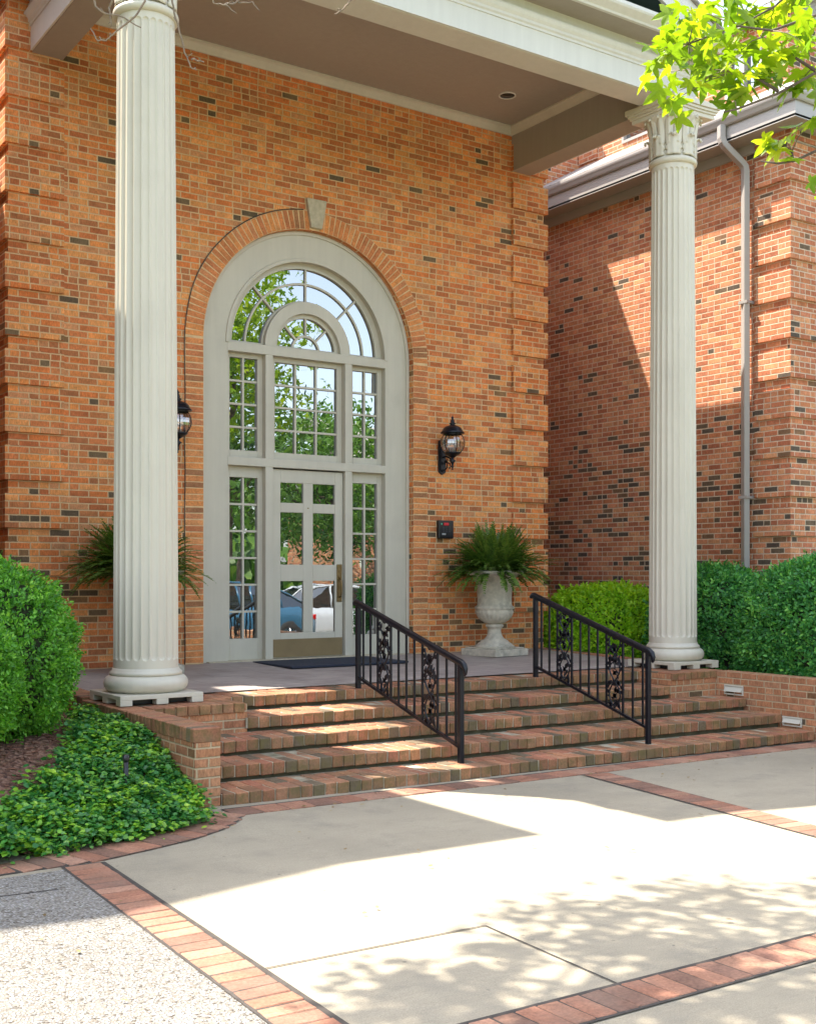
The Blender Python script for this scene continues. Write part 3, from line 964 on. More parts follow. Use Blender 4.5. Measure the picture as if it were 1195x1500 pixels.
# door
YD = YC + .045
m = MB()
DX0, DX1 = -.470, .470
cols = [(-.36, -.062), (.066, .362)]
rows = [(.295, .89), (1.08, 1.68), (1.79, 2.02)]
xsx = [DX0, cols[0][0], cols[0][1], cols[1][0], cols[1][1], DX1]
m.box(DX0, cols[0][0], YD, YD + .045, .012, 2.17); m.box(cols[1][1], DX1, YD, YD + .045, .012, 2.17)
m.box(cols[0][1], cols[1][0], YD + .0005, YD + .045, .295, 2.02)
zz = [.012, .295, .89, 1.08, 1.68, 1.79, 2.02, 2.17]
for a, b in ((.012, .295), (2.02, 2.17)):
    m.box(cols[0][0], cols[1][1], YD + .0005, YD + .045, a, b)
for a, b in ((.89, 1.08), (1.68, 1.79)):
    for c in cols:
        m.box(c[0], c[1], YD + .0005, YD + .045, a, b)
door = link('door', m, M_PAINT, bld, bevel=.005)
g = MB()
for c in cols:
    for r_ in rows:
        t = [random.uniform(-.001, .001) for _ in range(2)]
        g.add([(c[0], YD + .022 + t[0], r_[0]), (c[1], YD + .022 - t[0], r_[0]), (c[1], YD + .022 - t[0] + t[1], r_[1]), (c[0], YD + .022 + t[0] + t[1], r_[1])], [(0, 1, 2, 3)])
link('pane', g, M_GLASS, door)
m = MB(); m.box(-.462, .462, YD - .004, YD + .001, .018, .225)
link('kick_plate', m, M_BRONZE, door, bevel=.002)
m = MB(); m.box(.385, .452, YD - .012, YD + .001, .645, 1.085)
m.tube([(.418, YD - .012, .70), (.418, YD - .05, .715), (.418, YD - .058, .76), (.418, YD - .058, .86), (.418, YD - .05, .9), (.418, YD - .012, .915)], .011, 8)
m.lathe([(0.001, -.004), (.016, -.004), (.016, .004), (.001, .004)], (.418, YD - .016, 1.0), 12)
m.box(.405, .431, YD - .03, YD - .012, .93, .945)
link('handle', m, M_BRASS, door, bevel=.002)
for z in (.25, 1.1, 1.95):
    m = MB(); m.tube([(-.476, YD - .008, z - .055), (-.476, YD - .008, z + .055)], .009, 8)
    link('hinge', m, M_BRASS, door)
m = MB(); m.box(-.01, .01, YD - .003, YD + .001, 1.73, 1.742)
link('peephole', m, M_BRASS, door)
m = MB(); m.box(-1.3, 1.3, .02, .35, -.06, .008)
link('threshold', m, M_STONE, bld)
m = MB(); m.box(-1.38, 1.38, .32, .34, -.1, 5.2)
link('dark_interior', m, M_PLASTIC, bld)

# main block behind, joining the bay and the two wings
mbk = thing('main_block', 'taller brick block joining the entrance bay to the wing on the right', 'building', (0, 1.8, 0))
m = MB()
m.add([(-5, 1.78, -.75), (5, 1.78, -.75), (5, 1.78, 8.62), (-5, 1.78, 8.62)], [(0, 1, 2, 3)])
m.box(-12, 12, 1.80, 12, -.75, 8.6)
link('wall', m, M_WING, mbk)
m = MB()
m.add([(-12, 1.8, 8.64), (12, 1.8, 8.64), (12, 7, 11.2), (-12, 7, 11.2), (12, 12, 8.64), (-12, 12, 8.64)], [(0, 1, 2, 3), (3, 2, 4, 5)])
link('roof', m, M_SHINGLE, mbk)

# ================================================================== PORTICO
por = thing('portico_roof', 'gabled portico roof with grey panelled ceiling and broad painted beams carried on two columns', 'portico', (0, -2.6, 6.17))
CX, CY = 3.0855, -2.6234
BZ = 6.17; CZ = 6.72
m = MB(); m.box(-2.925, 2.925, -2.46, .0, CZ, CZ + .03)
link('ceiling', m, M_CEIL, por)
m = MB()
# crown moulding round the ceiling, just under it
cr = [(0, CZ - .10), (-.018, CZ - .10), (-.03, CZ - .075), (-.06, CZ - .035), (-.085, CZ - .02), (-.085, CZ + .004), (0, CZ + .004)]
m.sweep([(-2.92, -.002), (-2.92, -2.458), (2.92, -2.458), (2.92, -.002)], cr, closed=True)
link('crown_moulding', m, M_PAINT, por, fixn=True)
for s in (-1, 1):
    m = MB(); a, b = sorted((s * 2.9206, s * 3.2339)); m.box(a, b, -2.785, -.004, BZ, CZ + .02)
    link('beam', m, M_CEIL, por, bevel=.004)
m = MB(); m.box(-2.92, 2.92, -2.785, -2.455, BZ, CZ + .02)
link('beam', m, M_TRIMWHITE, por, bevel=.004)
# architrave facing, moulding, frieze, gutter: carried round front and both sides
path = [(-3.236, 3.0), (-3.236, -2.787), (3.236, -2.787), (3.236, 3.0)]
def moul(name, prof, mat, pth=path):
    m = MB(); m.sweep(pth, prof, 0)
    return link(name, m, mat, por, fixn=True)
fpath = [(-3.236, -.0), (-3.236, -2.787), (3.236, -2.787), (3.236, -.0)]
moul('architrave', [(0, BZ + .004), (.02, BZ + .004), (.02, 6.41), (0, 6.41)], M_TRIMWHITE, fpath)
moul('bed_moulding', [(0, 6.41), (.03, 6.41), (.03, 6.435), (.045, 6.45), (.045, 6.475), (.065, 6.50), (.075, 6.53), (.075, 6.55), (0, 6.55)], M_TRIMWHITE, fpath)
moul('frieze', [(0, 6.55), (.03, 6.55), (.03, 6.70), (0, 6.70)], M_TRIMWHITE, fpath)
epath = [(-3.236, 1.7), (-3.236, -2.787), (3.236, -2.787), (3.236, 1.7)]
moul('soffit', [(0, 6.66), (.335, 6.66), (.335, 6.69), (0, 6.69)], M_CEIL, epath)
moul('gutter', [(.30, 6.655), (.335, 6.655), (.345, 6.675), (.375, 6.70), (.405, 6.725), (.415, 6.745), (.415, 6.78), (.405, 6.78), (.40, 6.75), (.31, 6.70)], M_TRIMWHITE, epath)
# gable: tympanum set back, raking boards, roof planes
AP = 8.45
m = MB(); m.prism([(-3.45, 6.70), (3.45, 6.70), (0, AP - .25)], -2.74, -2.70, axis='y')
link('tympanum', m, M_GREEN, por)
for s in (-1, 1):
    m = MB()
    q = [(s * 3.64, 6.775), (0, AP), (0, AP - .22), (s * 2.90, 6.785)]
    m.prism(q if s < 0 else q[::-1], -3.08, -3.04, axis='y')
    link('raking_board', m, M_TRIMWHITE, por, fixn=True)
    m = MB()
    q = [(s * 2.92, 6.80), (0, AP - .20), (0, AP - .17), (s * 3.0, 6.82)]
    m.prism(q if s < 0 else q[::-1], -3.05, -2.70, axis='y')
    link('raking_soffit', m, M_GREEN, por, fixn=True)
m = MB()
for s in (-1, 1):
    v = [(s * 3.66, -3.12, 6.80), (0, -3.12, AP + .045), (0, 3.2, AP + .045), (s * 3.66, 3.2, 6.80)]
    w = [(x, y, z - .03) for x, y, z in v]
    m.add(v + w, [(0, 1, 2, 3), (7, 6, 5, 4), (0, 4, 5, 1), (1, 5, 6, 2), (2, 6, 7, 3), (3, 7, 4, 0)])
link('roof', m, M_SHINGLE, por, fixn=True)
# recessed downlights
for lx in (2.2, -2.2):
    m = MB()
    m.lathe([(.105, .0), (.105, -.01), (.092, -.012), (.088, -.004), (.08, .05), (.0005, .05)], (lx, -.80, CZ), 28, cap=False)
    rl = link('downlight', m, M_TRIMWHITE, por)
    m = MB(); m.lathe([(.0005, -.006), (.087, -.006), (.087, -.002), (.0005, -.002)], (lx, -.80, CZ + .002), 24)
    link('dark_baffle', m, M_PLASTIC, rl)

# ================================================================== COLUMNS
def make_column():
    t = thing('column', '', 'column', (0, 0, 0))
    zb0 = -.062
    # vented plinth
    m = MB(); h = .35
    m.box(-h, h, -h, h, zb0 + .045, .018)
    for x in (-h + .05, 0, h - .05):
        for y in (-h + .05, 0, h - .05):
            if x == 0 and y == 0: continue
            m.box(x - .05, x + .05, y - .05, y + .05, zb0, zb0 + .046)
    link('plinth', m, M_COLPAINT, t, bevel=.004)
    m = MB(); m.box(-.25, .25, -.25, .25, zb0, zb0 + .044)
    link('plinth_core', m, M_PLASTIC, t)
    m = MB()
    pr = [(.0005, .018), (.30, .018)]
    for i in range(15):
        a = -math.pi / 2 + math.pi * i / 14
        pr.append((.272 + .068 * math.cos(a), .087 + .068 * math.sin(a)))
    pr += [(.292, .156), (.292, .178), (.285, .185), (.272, .195), (.266, .212)]
    m.lathe(pr, n=64)
    link('base', m, M_COLPAINT, t)
    # fluted shaft
    m = MB(); NF = 24; PER = 10; n = NF * PER
    zf0, zf1 = .277, 5.44; rb, rt = .262, .232
    zs = [.205, .245, .262]
    ew = .034
    zs += [zf0 + ew * q for q in (0, .12, .3, .5, .75, 1.0)]
    zs += list(np.linspace(zf0 + ew, zf1 - ew, 12)[1:-1])
    zs += [zf1 - ew * q for q in (1., .75, .5, .3, .12, 0)] + [5.46, 5.50]
    vs = []
    for z in zs:
        tt = (z - .2) / 5.3
        R = rb + (rt - rb) * (tt ** 1.35)
        for k in range(n):
            a = 2 * math.pi * k / n
            ph = ((k % PER) / PER - .5) * 2 / .82
            e = max(0., (zf0 + ew - z) / ew, (z - (zf1 - ew)) / ew)
            d = max(0., 1 - ph * ph - e * e)
            r = R - .0125 * math.sqrt(d)
            vs.append((r * math.cos(a), r * math.sin(a), z))
    fs = [(i * n + k, i * n + (k + 1) % n, (i + 1) * n + (k + 1) % n, (i + 1) * n + k) for i in range(len(zs) - 1) for k in range(n)]
    m.add(vs, fs, 0, False)
    sh = link('shaft', m, M_COLPAINT, t)
    # capital
    cap = MB()
    cap.lathe([(.232, 5.49), (.25, 5.495), (.262, 5.51), (.266, 5.53), (.262, 5.55), (.245, 5.562), (.232, 5.57), (.228, 5.62), (.232, 5.80), (.245, 5.90), (.27, 5.96), (.30, 6.0), (.30, 6.02), (.0005, 6.02)], n=48)
    co = link('capital', cap, M_COLPAINT, t)
    def leaf(m, ang, z0, z1, w, R0, flare, curl, lobes=0):
        nu, nv = 9, 14
        vs = []
        for j in range(nv + 1):
            tt = j / nv
            z = z0 + (z1 - z0) * min(1, tt * 1.12)
            r = R0 + flare * tt ** 2.2
            if tt > .8:
                q = (tt - .8) / .2
                r += curl * math.sin(q * math.pi * .62) * 1.1
                z = z0 + (z1 - z0) * (.8 * 1.12) + (z1 - z0) * .13 * math.sin(q * math.pi * .9) - .02 * q * q
            ww = w * (math.sin(math.pi * (.28 + .62 * tt)) ** .7) * (1 - .55 * max(0, tt - .75) / .25)
            if lobes: ww *= 1 + .13 * math.sin(tt * lobes * 2 * math.pi)
            for i in range(nu + 1):
                s = (i / nu - .5) * 2
                bul = .012 * (1 - s * s) + .008 * math.exp(-(s * 5) ** 2) + (.004 * math.cos(s * 9) if lobes else 0)
                a = ang + s * ww / (r + .001)
                vs.append(((r + bul) * math.cos(a), (r + bul) * math.sin(a), z))
        fs = [(j * (nu + 1) + i, j * (nu + 1) + i + 1, (j + 1) * (nu + 1) + i + 1, (j + 1) * (nu + 1) + i) for j in range(nv) for i in range(nu)]
        m.add(vs, fs, 0, True)
    lm = MB()
    for k in range(16):
        leaf(lm, 2 * math.pi * (k + .5) / 16, 5.70, 6.01, .045, .236, .055, .012)
    link('capital_leaves', lm, M_COLPAINT, co, solid=.008)
    lm = MB()
    for k in range(8):
        leaf(lm, 2 * math.pi * k / 8, 5.575, 5.80, .088, .238, .012, .042, 4)
    link('acanthus_leaves', lm, M_COLPAINT, co, solid=.010)
    ab = MB()
    s0 = .31
    for (s, z0, z1) in ((.318, 6.005, 6.05), (.335, 6.05, 6.075), (.352, 6.075, 6.105), (.372, 6.105, 6.166)):
        q = []
        for (ax, ay, bx, by) in ((-s, -s, s, -s), (s, -s, s, s), (s, s, -s, s), (-s, s, -s, -s)):
            for i in range(8):
                f = i / 8
                x = ax + (bx - ax) * f; y = ay + (by - ay) * f
                k = 1 - .06 * math.sin(math.pi * f)
                nx, ny = (0, 1) if ax != bx else (1, 0)
                q.append((x * (k if nx else 1), y * (k if ny else 1)))
        ab.prism(q, z0, z1)
    link('abacus', ab, M_COLPAINT, t, bevel=.004, fixn=True)
    return t
c0 = make_column()
c1 = copy_tree(c0)
c0.location = (-CX, CY, 0); c0['label'] = 'fluted cream column in front of the left urn, sunlit down its left edge'
c1.location = (CX, CY, 0); c1['label'] = 'fluted column beside the clipped hedge, whole leafy capital showing under the maple leaves'
for c in (c0, c1): c['group'] = 'columns carrying the portico'
# ================================================================== WINGS
WX = 4.95; WY = -2.75
def make_wing(sgn, label):
    t = thing('brick_wing', label, 'building', (sgn * WX, WY, 0), 'brick wings either side of the entrance')
    X = lambda v: sgn * v
    m = MB()
    def q(pts, flip=False):
        idx = tuple(range(len(pts)))
        m.add([(X(x), y, z) for x, y, z in pts], [idx if (sgn > 0) != flip else idx[::-1]])
    q([(WX, 1.8, -.8), (WX, WY, -.8), (WX, WY, 6.5), (WX, 1.8, 6.5)], False)
    q([(WX, WY, -.8), (13, WY, -.8), (13, WY, 6.5), (WX, WY, 6.5)], False)
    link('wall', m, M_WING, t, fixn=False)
    for k in range(1, 14):
        z0 = Q * k + .0105; z1 = min(z0 + .0677 * 5, 6.3)
        if z0 > 6.2: continue
        m = MB(); p = .042; w = .49
        pl = [(X(WX - p), WY - p), (X(WX + w), WY - p), (X(WX + w), WY + .02), (X(WX + .02), WY + .02), (X(WX + .02), WY + w), (X(WX - p), WY + w)]
        m.prism(pl if sgn > 0 else pl[::-1], z0, z1)
        link('quoin', m, M_WING, t, fixn=True)
    path = [(X(WX), 1.75), (X(WX), WY), (X(12.9), WY)]
    if sgn < 0: path = path[::-1]
    def mo(name, prof, mat):
        mm = MB(); mm.sweep(path, prof)
        return link(name, mm, mat, t, fixn=True)
    mo('frieze_board', [(0, 6.16), (.02, 6.16), (.02, 6.30), (0, 6.30)], M_GUTTER)
    mo('soffit', [(0, 6.285), (.33, 6.285), (.33, 6.31), (0, 6.31)], M_CEIL)
    mo('fascia', [(.30, 6.275), (.33, 6.275), (.33, 6.56), (.30, 6.56)], M_GUTTER)
    mo('gutter', [(.325, 6.47), (.355, 6.465), (.37, 6.48), (.385, 6.515), (.40, 6.54), (.405, 6.56), (.405, 6.585), (.39, 6.588), (.385, 6.56), (.335, 6.50)], M_GUTTER)
    # pent roof and the set-back upper storey
    m = MB()
    a = [(X(WX - .40), 1.8, 6.60), (X(WX - .40), WY - .40, 6.60), (X(13), WY - .40, 6.60)]
    b = [(X(5.8), 1.8, 7.30), (X(5.8), -2.08, 7.30), (X(13), -2.08, 7.30)]
    for i in range(2):
        f = (0, 1, 2, 3) if sgn > 0 else (3, 2, 1, 0)
        m.add([a[i], a[i + 1], b[i + 1], b[i]], [f])
        m.add([(p[0], p[1], p[2] - .025) for p in (a[i], a[i + 1], b[i + 1], b[i])], [f[::-1]])
        m.add([a[i], a[i + 1], (a[i + 1][0], a[i + 1][1], a[i + 1][2] - .025), (a[i][0], a[i][1], a[i][2] - .025)], [f[::-1]])
    link('roof', m, M_SHINGLE, t)
    m = MB()
    u = 5.75
    wy0, wy1, wz0, wz1 = -.45, .86, 7.36, 8.0
    for (y0, y1, z0, z1) in ((1.8, wy1, 6.9, 8.25), (wy1, wy0, 6.9, wz0), (wy1, wy0, wz1, 8.25), (wy0, -1.1, 6.9, 8.25), (-1.1, -1.7, 6.9, wz0), (-1.1, -1.7, wz1, 8.25), (-1.7, -2.1, 6.9, 8.25)):
        m.add([(X(u), y0, z0), (X(u), y1, z0), (X(u), y1, z1), (X(u), y0, z1)], [(0, 1, 2, 3) if sgn > 0 else (3, 2, 1, 0)])
    m.add([(X(u), -2.1, 6.9), (X(13), -2.1, 6.9), (X(13), -2.1, 8.25), (X(u), -2.1, 8.25)], [(0, 1, 2, 3) if sgn > 0 else (3, 2, 1, 0)])
    link('upper_wall', m, M_WING, t)
    m = MB()
    x0, x1 = sorted((X(u - .028), X(u + .02)))
    m.box(x0, x1, 1.38, 1.78, 7.30, 7.64)
    link('quoin', m, M_WING, t)
    for (ya_, yb_) in ((wy1, wy0), (-1.1, -1.7)):
        m = MB()
        x0, x1 = sorted((X(u - .02), X(u + .08)))
        m.box(x0, x1, ya_ - .04, ya_, wz0, wz1); m.box(x0, x1, yb_, yb_ + .04, wz0, wz1)
        m.box(x0, x1, yb_ + .04, ya_ - .04, wz0, wz0 + .04); m.box(x0, x1, yb_ + .04, ya_ - .04, wz1 - .04, wz1)
        ym = (ya_ + yb_) / 2; m.box(x0, x1, ym - .015, ym + .015, wz0 + .04, wz1 - .04)
        wn = link('window', m, M_GUTTER, t)
        m = MB()
        xx = X(u + .05)
        m.add([(xx, ya_, wz0), (xx, yb_, wz0), (xx, yb_, wz1), (xx, ya_, wz1)], [(0, 1, 2, 3) if sgn > 0 else (3, 2, 1, 0)])
        link('pane', m, M_GLASS, wn)
    m = MB()
    e_ = [(X(5.6), 1.9, 8.25), (X(5.6), -2.2, 8.25), (X(8.4), -2.2, 9.55), (X(8.4), 1.9, 9.55)]
    m.add(e_ + [(v[0], v[1], v[2] - .12) for v in e_] + [(X(13), -2.2, 8.25), (X(13), 1.9, 8.25)], [(0, 1, 2, 3), (7, 6, 5, 4), (0, 4, 5, 1), (1, 5, 6, 2), (2, 8, 9, 3)])
    m.add([(X(5.75), -2.12, 8.2), (X(12.2), -2.12, 8.2), (X(8.4), -2.12, 9.5)], [(0, 1, 2) if sgn > 0 else (2, 1, 0)])
    link('upper_roof', m, M_SHINGLE, t)
    # downspout with its two elbows
    m = MB()
    pts = [(X(WX - .365), -2.02, 6.48), (X(WX - .365), -2.02, 6.33), (X(WX - .355), -2.03, 6.28), (X(WX - .33), -2.045, 6.235), (X(WX - .13), -2.14, 6.03), (X(WX - .10), -2.155, 5.99), (X(WX - .09), -2.16, 5.93), (X(WX - .09), -2.16, -.5)]
    dh = (Vector(pts[-1]) - Vector(pts[0])); dh.z = 0; dh.normalize()
    sd_ = Vector((-dh.y, dh.x, 0)); vs = []
    for i, q_ in enumerate(pts):
        a_ = Vector(pts[max(0, i - 1)]); b_ = Vector(pts[min(len(pts) - 1, i + 1)])
        tt_ = (b_ - a_).normalized(); nn_ = sd_.cross(tt_)
        for (u_, v_) in ((-.052, -.030), (-.045, -.037), (.045, -.037), (.052, -.030), (.052, .030), (.045, .037), (-.045, .037), (-.052, .030)):
            vs.append(Vector(q_) + sd_ * u_ + nn_ * v_)
    m.add(vs, [(i * 8 + k, i * 8 + (k + 1) % 8, i * 8 + 8 + (k + 1) % 8, i * 8 + 8 + k) for i in range(len(pts) - 1) for k in range(8)])
    ds = link('downspout', m, M_GUTTER, t, fixn=True)
    for z in (1.9, 4.3):
        m = MB()
        x0, x1 = sorted((X(WX - .145), X(WX))); m.box(x0, x1, -2.225, -2.095, z, z + .035)
        link('strap', m, M_GUTTER, ds)
    return t
make_wing(1, 'reddish brick wing half in sun behind the hedges, with grey gutter and downspout')
make_wing(-1, 'matching brick wing to the left of the entrance beyond the round shrubs')

# ================================================================== PORCH AND STEPS
stp = thing('brick_steps', 'five broad mossy brick steps climbing to the porch between the two handrails', 'steps', (0, -4.5, zg(0)))
NY = [-2.73, -3.205, -3.61, -4.04, -4.45]
ZL = [-.068, -.185, -.30, -.415, -.53]
ZR = [-.075, -.20, -.328, -.452, -.582]
XL, XR = -3.27, 3.14
def sz(k, x): return ZL[k] + (ZR[k] - ZL[k]) * (x - XL) / (XR - XL)
def wob(k, x): return .010 * math.sin(1.7 * x + k * 2.1) + .006 * math.sin(4.1 * x + k)
for k in range(5):
    y0 = NY[k]; y1 = NY[k - 1] if k else -2.2
    m = MB()
    nb = 63; pw = (XR - XL) / nb
    for i in range(nb):
        x = XL + pw * (i + .5)
        if k in (1,) and abs(x) > 2.46: continue
        zt = sz(k, x) + random.uniform(-.003, .003)
        yy = y0 + wob(k, x) + random.uniform(-.006, .006)
        m.cbox(x, yy + .1, zt - .045, pw / 2 - random.uniform(.004, .006), .1, .045, .006, random.uniform(-.012, .012), 0, jit=.0025)
        if y1 - y0 > .3:
            d = (y1 - y0 - .2) / 2
            if k == 0: d = .11
            m.cbox(x + .01, yy + .2 + d + .004, zt - .045 + random.uniform(-.004, .004), pw / 2 - .005, d - .004, .045, .006, random.uniform(-.012, .012), 0, jit=.003)
    so_ = link('step', m, [M_STEP, M_DMORTAR], stp)
    mb = MB(); ns = 64
    for i in range(ns):
        a = XL + (XR - XL) * i / ns; b = XL + (XR - XL) * (i + 1) / ns
        if k == 1 and abs((a + b) / 2) > 2.46: continue
        zk0, zk1 = sz(k, a), sz(k, b)
        lo0 = sz(k + 1, a) - .1 if k < 4 else zg(a) - .1
        lo1 = sz(k + 1, b) - .1 if k < 4 else zg(b) - .1
        ya, yb = y0 + .012 + wob(k, a), y1 + .05; ya1 = y0 + .012 + wob(k, b)
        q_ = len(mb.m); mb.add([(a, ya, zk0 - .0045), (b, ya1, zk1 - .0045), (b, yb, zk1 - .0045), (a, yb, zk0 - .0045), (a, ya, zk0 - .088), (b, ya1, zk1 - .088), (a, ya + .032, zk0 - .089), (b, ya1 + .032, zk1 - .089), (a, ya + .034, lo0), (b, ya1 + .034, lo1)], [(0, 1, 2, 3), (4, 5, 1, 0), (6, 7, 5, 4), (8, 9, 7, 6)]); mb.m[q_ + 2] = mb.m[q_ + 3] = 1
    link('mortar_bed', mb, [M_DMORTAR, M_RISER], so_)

prc = thing('porch', 'grey flagstone porch floor spread before the front door', 'porch', (0, -1.3, 0))
m = MB()
nx, ny = 20, 10
PZ = lambda x, y: -.004 + .066 * max(-2.75, y) / 2.75
g = {}
for i in range(nx + 1):
    for j in range(ny + 1):
        x = -3.30 + 6.75 * i / nx; y = -2.34 + 2.44 * j / ny
        g[(i, j)] = len(m.v); m.v.append((x, y, PZ(x, y)))
for i in range(nx):
    for j in range(ny):
        m.f.append([g[(i, j)], g[(i + 1, j)], g[(i + 1, j + 1)], g[(i, j + 1)]]); m.m.append(0); m.sm.append(False)
link('floor', m, M_FLAG, prc)
# right-hand edge kerb of brick
m = MB(); y = -2.2
while y < 0:
    m.cbox(3.40, y, PZ(3.4, y) - .036, .10, .031, .045, .006, jit=.002); y += .0705
link('brick_edging', m, M_STEP, prc)
m = MB(); y = -2.2
while y < 0:
    m.cbox(-3.385, y, PZ(-3.4, y) - .036, .10, .031, .045, .006, jit=.002); y += .0705
link('brick_edging', m, M_STEP, prc)
for a, b in ((3.30, 3.49), (-3.47, -3.29)):
    m = MB(); m.box(a, b, -3.18, 0, -.8, -.10)
    link('side_wall', m, M_LOW, prc)
# brick piers under the columns
for s in (-1, 1):
    m = MB(); a, b = sorted((s * 2.45, s * 3.27))
    m.box(a, b, -3.185, -2.5, -.6, -.078)
    p = link('pier', m, M_LOW, prc)
    c = MB(); x = a + .05
    while x < b - .02:
        c.cbox(x, -3.10, -.105, .046, .1, .04, .006, random.uniform(-.01, .01), jit=.002)
        c.cbox(x, -2.89, -.106, .046, .1, .04, .006, random.uniform(-.01, .01), jit=.002)
        c.cbox(x, -2.68, -.105, .046, .1, .04, .006, random.uniform(-.01, .01), jit=.002)
        x += .1
    link('coping', c, M_STEP, p)

def cheek(name, label, x0, x1, y0, y1, ztop, zb, cope=True):
    t = thing(name, label, 'wall', ((x0 + x1) / 2, y0, zb))
    m = MB(); m.box(x0 + .004, x1 - .004, y0 + .004, y1, zb - .25, ztop - (.098 if cope else 0))
    link('wall', m, M_LOW, t)
    if not cope: return t
    c = MB(); y = y0 + .034
    while y < y1 - .02:
        c.cbox((x0 + x1) / 2, y, ztop - .05, (x1 - x0) / 2 + .004, .0305, .049, .006, random.uniform(-.006, .006), jit=.0025); y += .0705
    b = MB(); b.box(x0 + .012, x1 - .012, y0 + .012, y1, ztop - .1, ztop - .006)
    k = link('coping', c, M_STEP, t); link('coping_mortar', b, M_MORTAR, k)
    return t
cheek('retaining_wall', 'low brick wall with rowlock coping between the ivy bed and the steps', -3.48, -3.285, -4.465, -2.2, -.068, zg(-3.4))
cheek('retaining_wall', 'long stained brick retaining wall below the hedge, holding two white step lights', 3.15, 3.345, -8.5, -3.19, -.072, zg(3.2), False)

for (y0, y1, z0, z1, lab) in ((-3.555, -3.305, -.312, -.208, 'white louvred step light in the retaining wall, upper one nearest the column'),
                              (-4.29, -4.06, -.566, -.470, 'white louvred step light low in the retaining wall by the bottom step')):
    t = thing('step_light', lab, 'step light', (3.15, (y0 + y1) / 2, z0), 'white step lights in the retaining wall')
    m = MB()
    x = 3.136; b = .014
    m.box(x, 3.152, y0, y1, z0, z0 + b); m.box(x, 3.152, y0, y1, z1 - b, z1)
    m.box(x, 3.152, y0, y0 + b, z0 + b, z1 - b); m.box(x, 3.152, y1 - b, y1, z0 + b, z1 - b)
    link('frame', m, M_WHITE, t, bevel=.002)
    m = MB()
    m.add([(3.148, y0 + b, z1 - b), (3.148, y1 - b, z1 - b), (3.112, y1 - b, z0 + b + .022), (3.112, y0 + b, z0 + b + .022), (3.149, y0 + b, z0 + b + .022), (3.149, y1 - b, z0 + b + .022)],
          [(0, 1, 2, 3), (3, 2, 5, 4), (0, 3, 4), (1, 5, 2)])
    link('hood', m, M_WHITE, t, fixn=True)

# ================================================================== HANDRAILS
def vine(m, yc, w, z0, z1, x):
    """cast scroll panel: two crossing stems with curled tendrils and leaves"""
    H = z1 - z0; n = 44
    turns = H / (w * 1.25)
    for ph in (0, math.pi):
        pts = [(x, yc + .36 * w * math.sin(ph + turns * math.pi * i / n), z0 + H * i / n) for i in range(n + 1)]
        m.tube(pts, .0075, 5)
    rv = random.Random(int(yc * 1000))
    for _ in range(int(H / w * 9)):
        zc = z0 + H * rv.random(); cy_ = yc + rv.uniform(-.38, .38) * w; rot = rv.uniform(0, 6.283); L = w * rv.uniform(.24, .38)
        dy, dz = math.cos(rot), math.sin(rot)
        q = [(0, 0), (.35, .24), (.6, .13), (1, 0), (.6, -.13), (.35, -.24)]
        vs = [(x - .004, cy_ + L * (a * dy - b * dz), zc + L * (a * dz + b * dy)) for a, b in q]
        vs += [(x + .004, v[1], v[2]) for v in vs]
        m.add(vs, [tuple(range(6)), tuple(range(11, 5, -1))] + [(i2, (i2 + 1) % 6, 6 + (i2 + 1) % 6, 6 + i2) for i2 in range(6)])
    k = int(turns) + 1
    for i in range(k):
        zc = z0 + H * (i + .5) / k
        for s in (-1, 1):
            c = []
            for j in range(12):
                a = j / 11 * 4.6; r = .30 * w * (1 - j / 14)
                c.append((x + .002 * s, yc + s * (.10 * w + r * math.cos(a) * .75), zc + (.24 * w + r * math.sin(a)) * (1 if i % 2 else -1)))
            m.tube(c, .0065, 4, r1=.004)
            for (ay, az, rot) in ((.28, .12, .6), (.20, -.34, -1.0), (.05, .45, 1.4), (.12, -.1, 2.4), (.34, .5, -.5)):
                L = .36 * w
                cy_, cz_ = yc + s * ay * w, zc + az * w
                dy, dz = s * math.cos(rot), math.sin(rot)
                py, pz = -dz, dy
                q = [(0, 0), (.35, .26), (.6, .14), (1, 0), (.6, -.14), (.35, -.26)]
                vs = [(x - .004, cy_ + L * (a * dy + b * py), cz_ + L * (a * dz + b * pz)) for a, b in q]
                vs += [(x + .004, v[1], v[2]) for v in vs]
                m.add(vs, [tuple(range(6)), tuple(range(11, 5, -1))] + [(i2, (i2 + 1) % 6 + 0, 6 + (i2 + 1) % 6, 6 + i2) for i2 in range(6)])

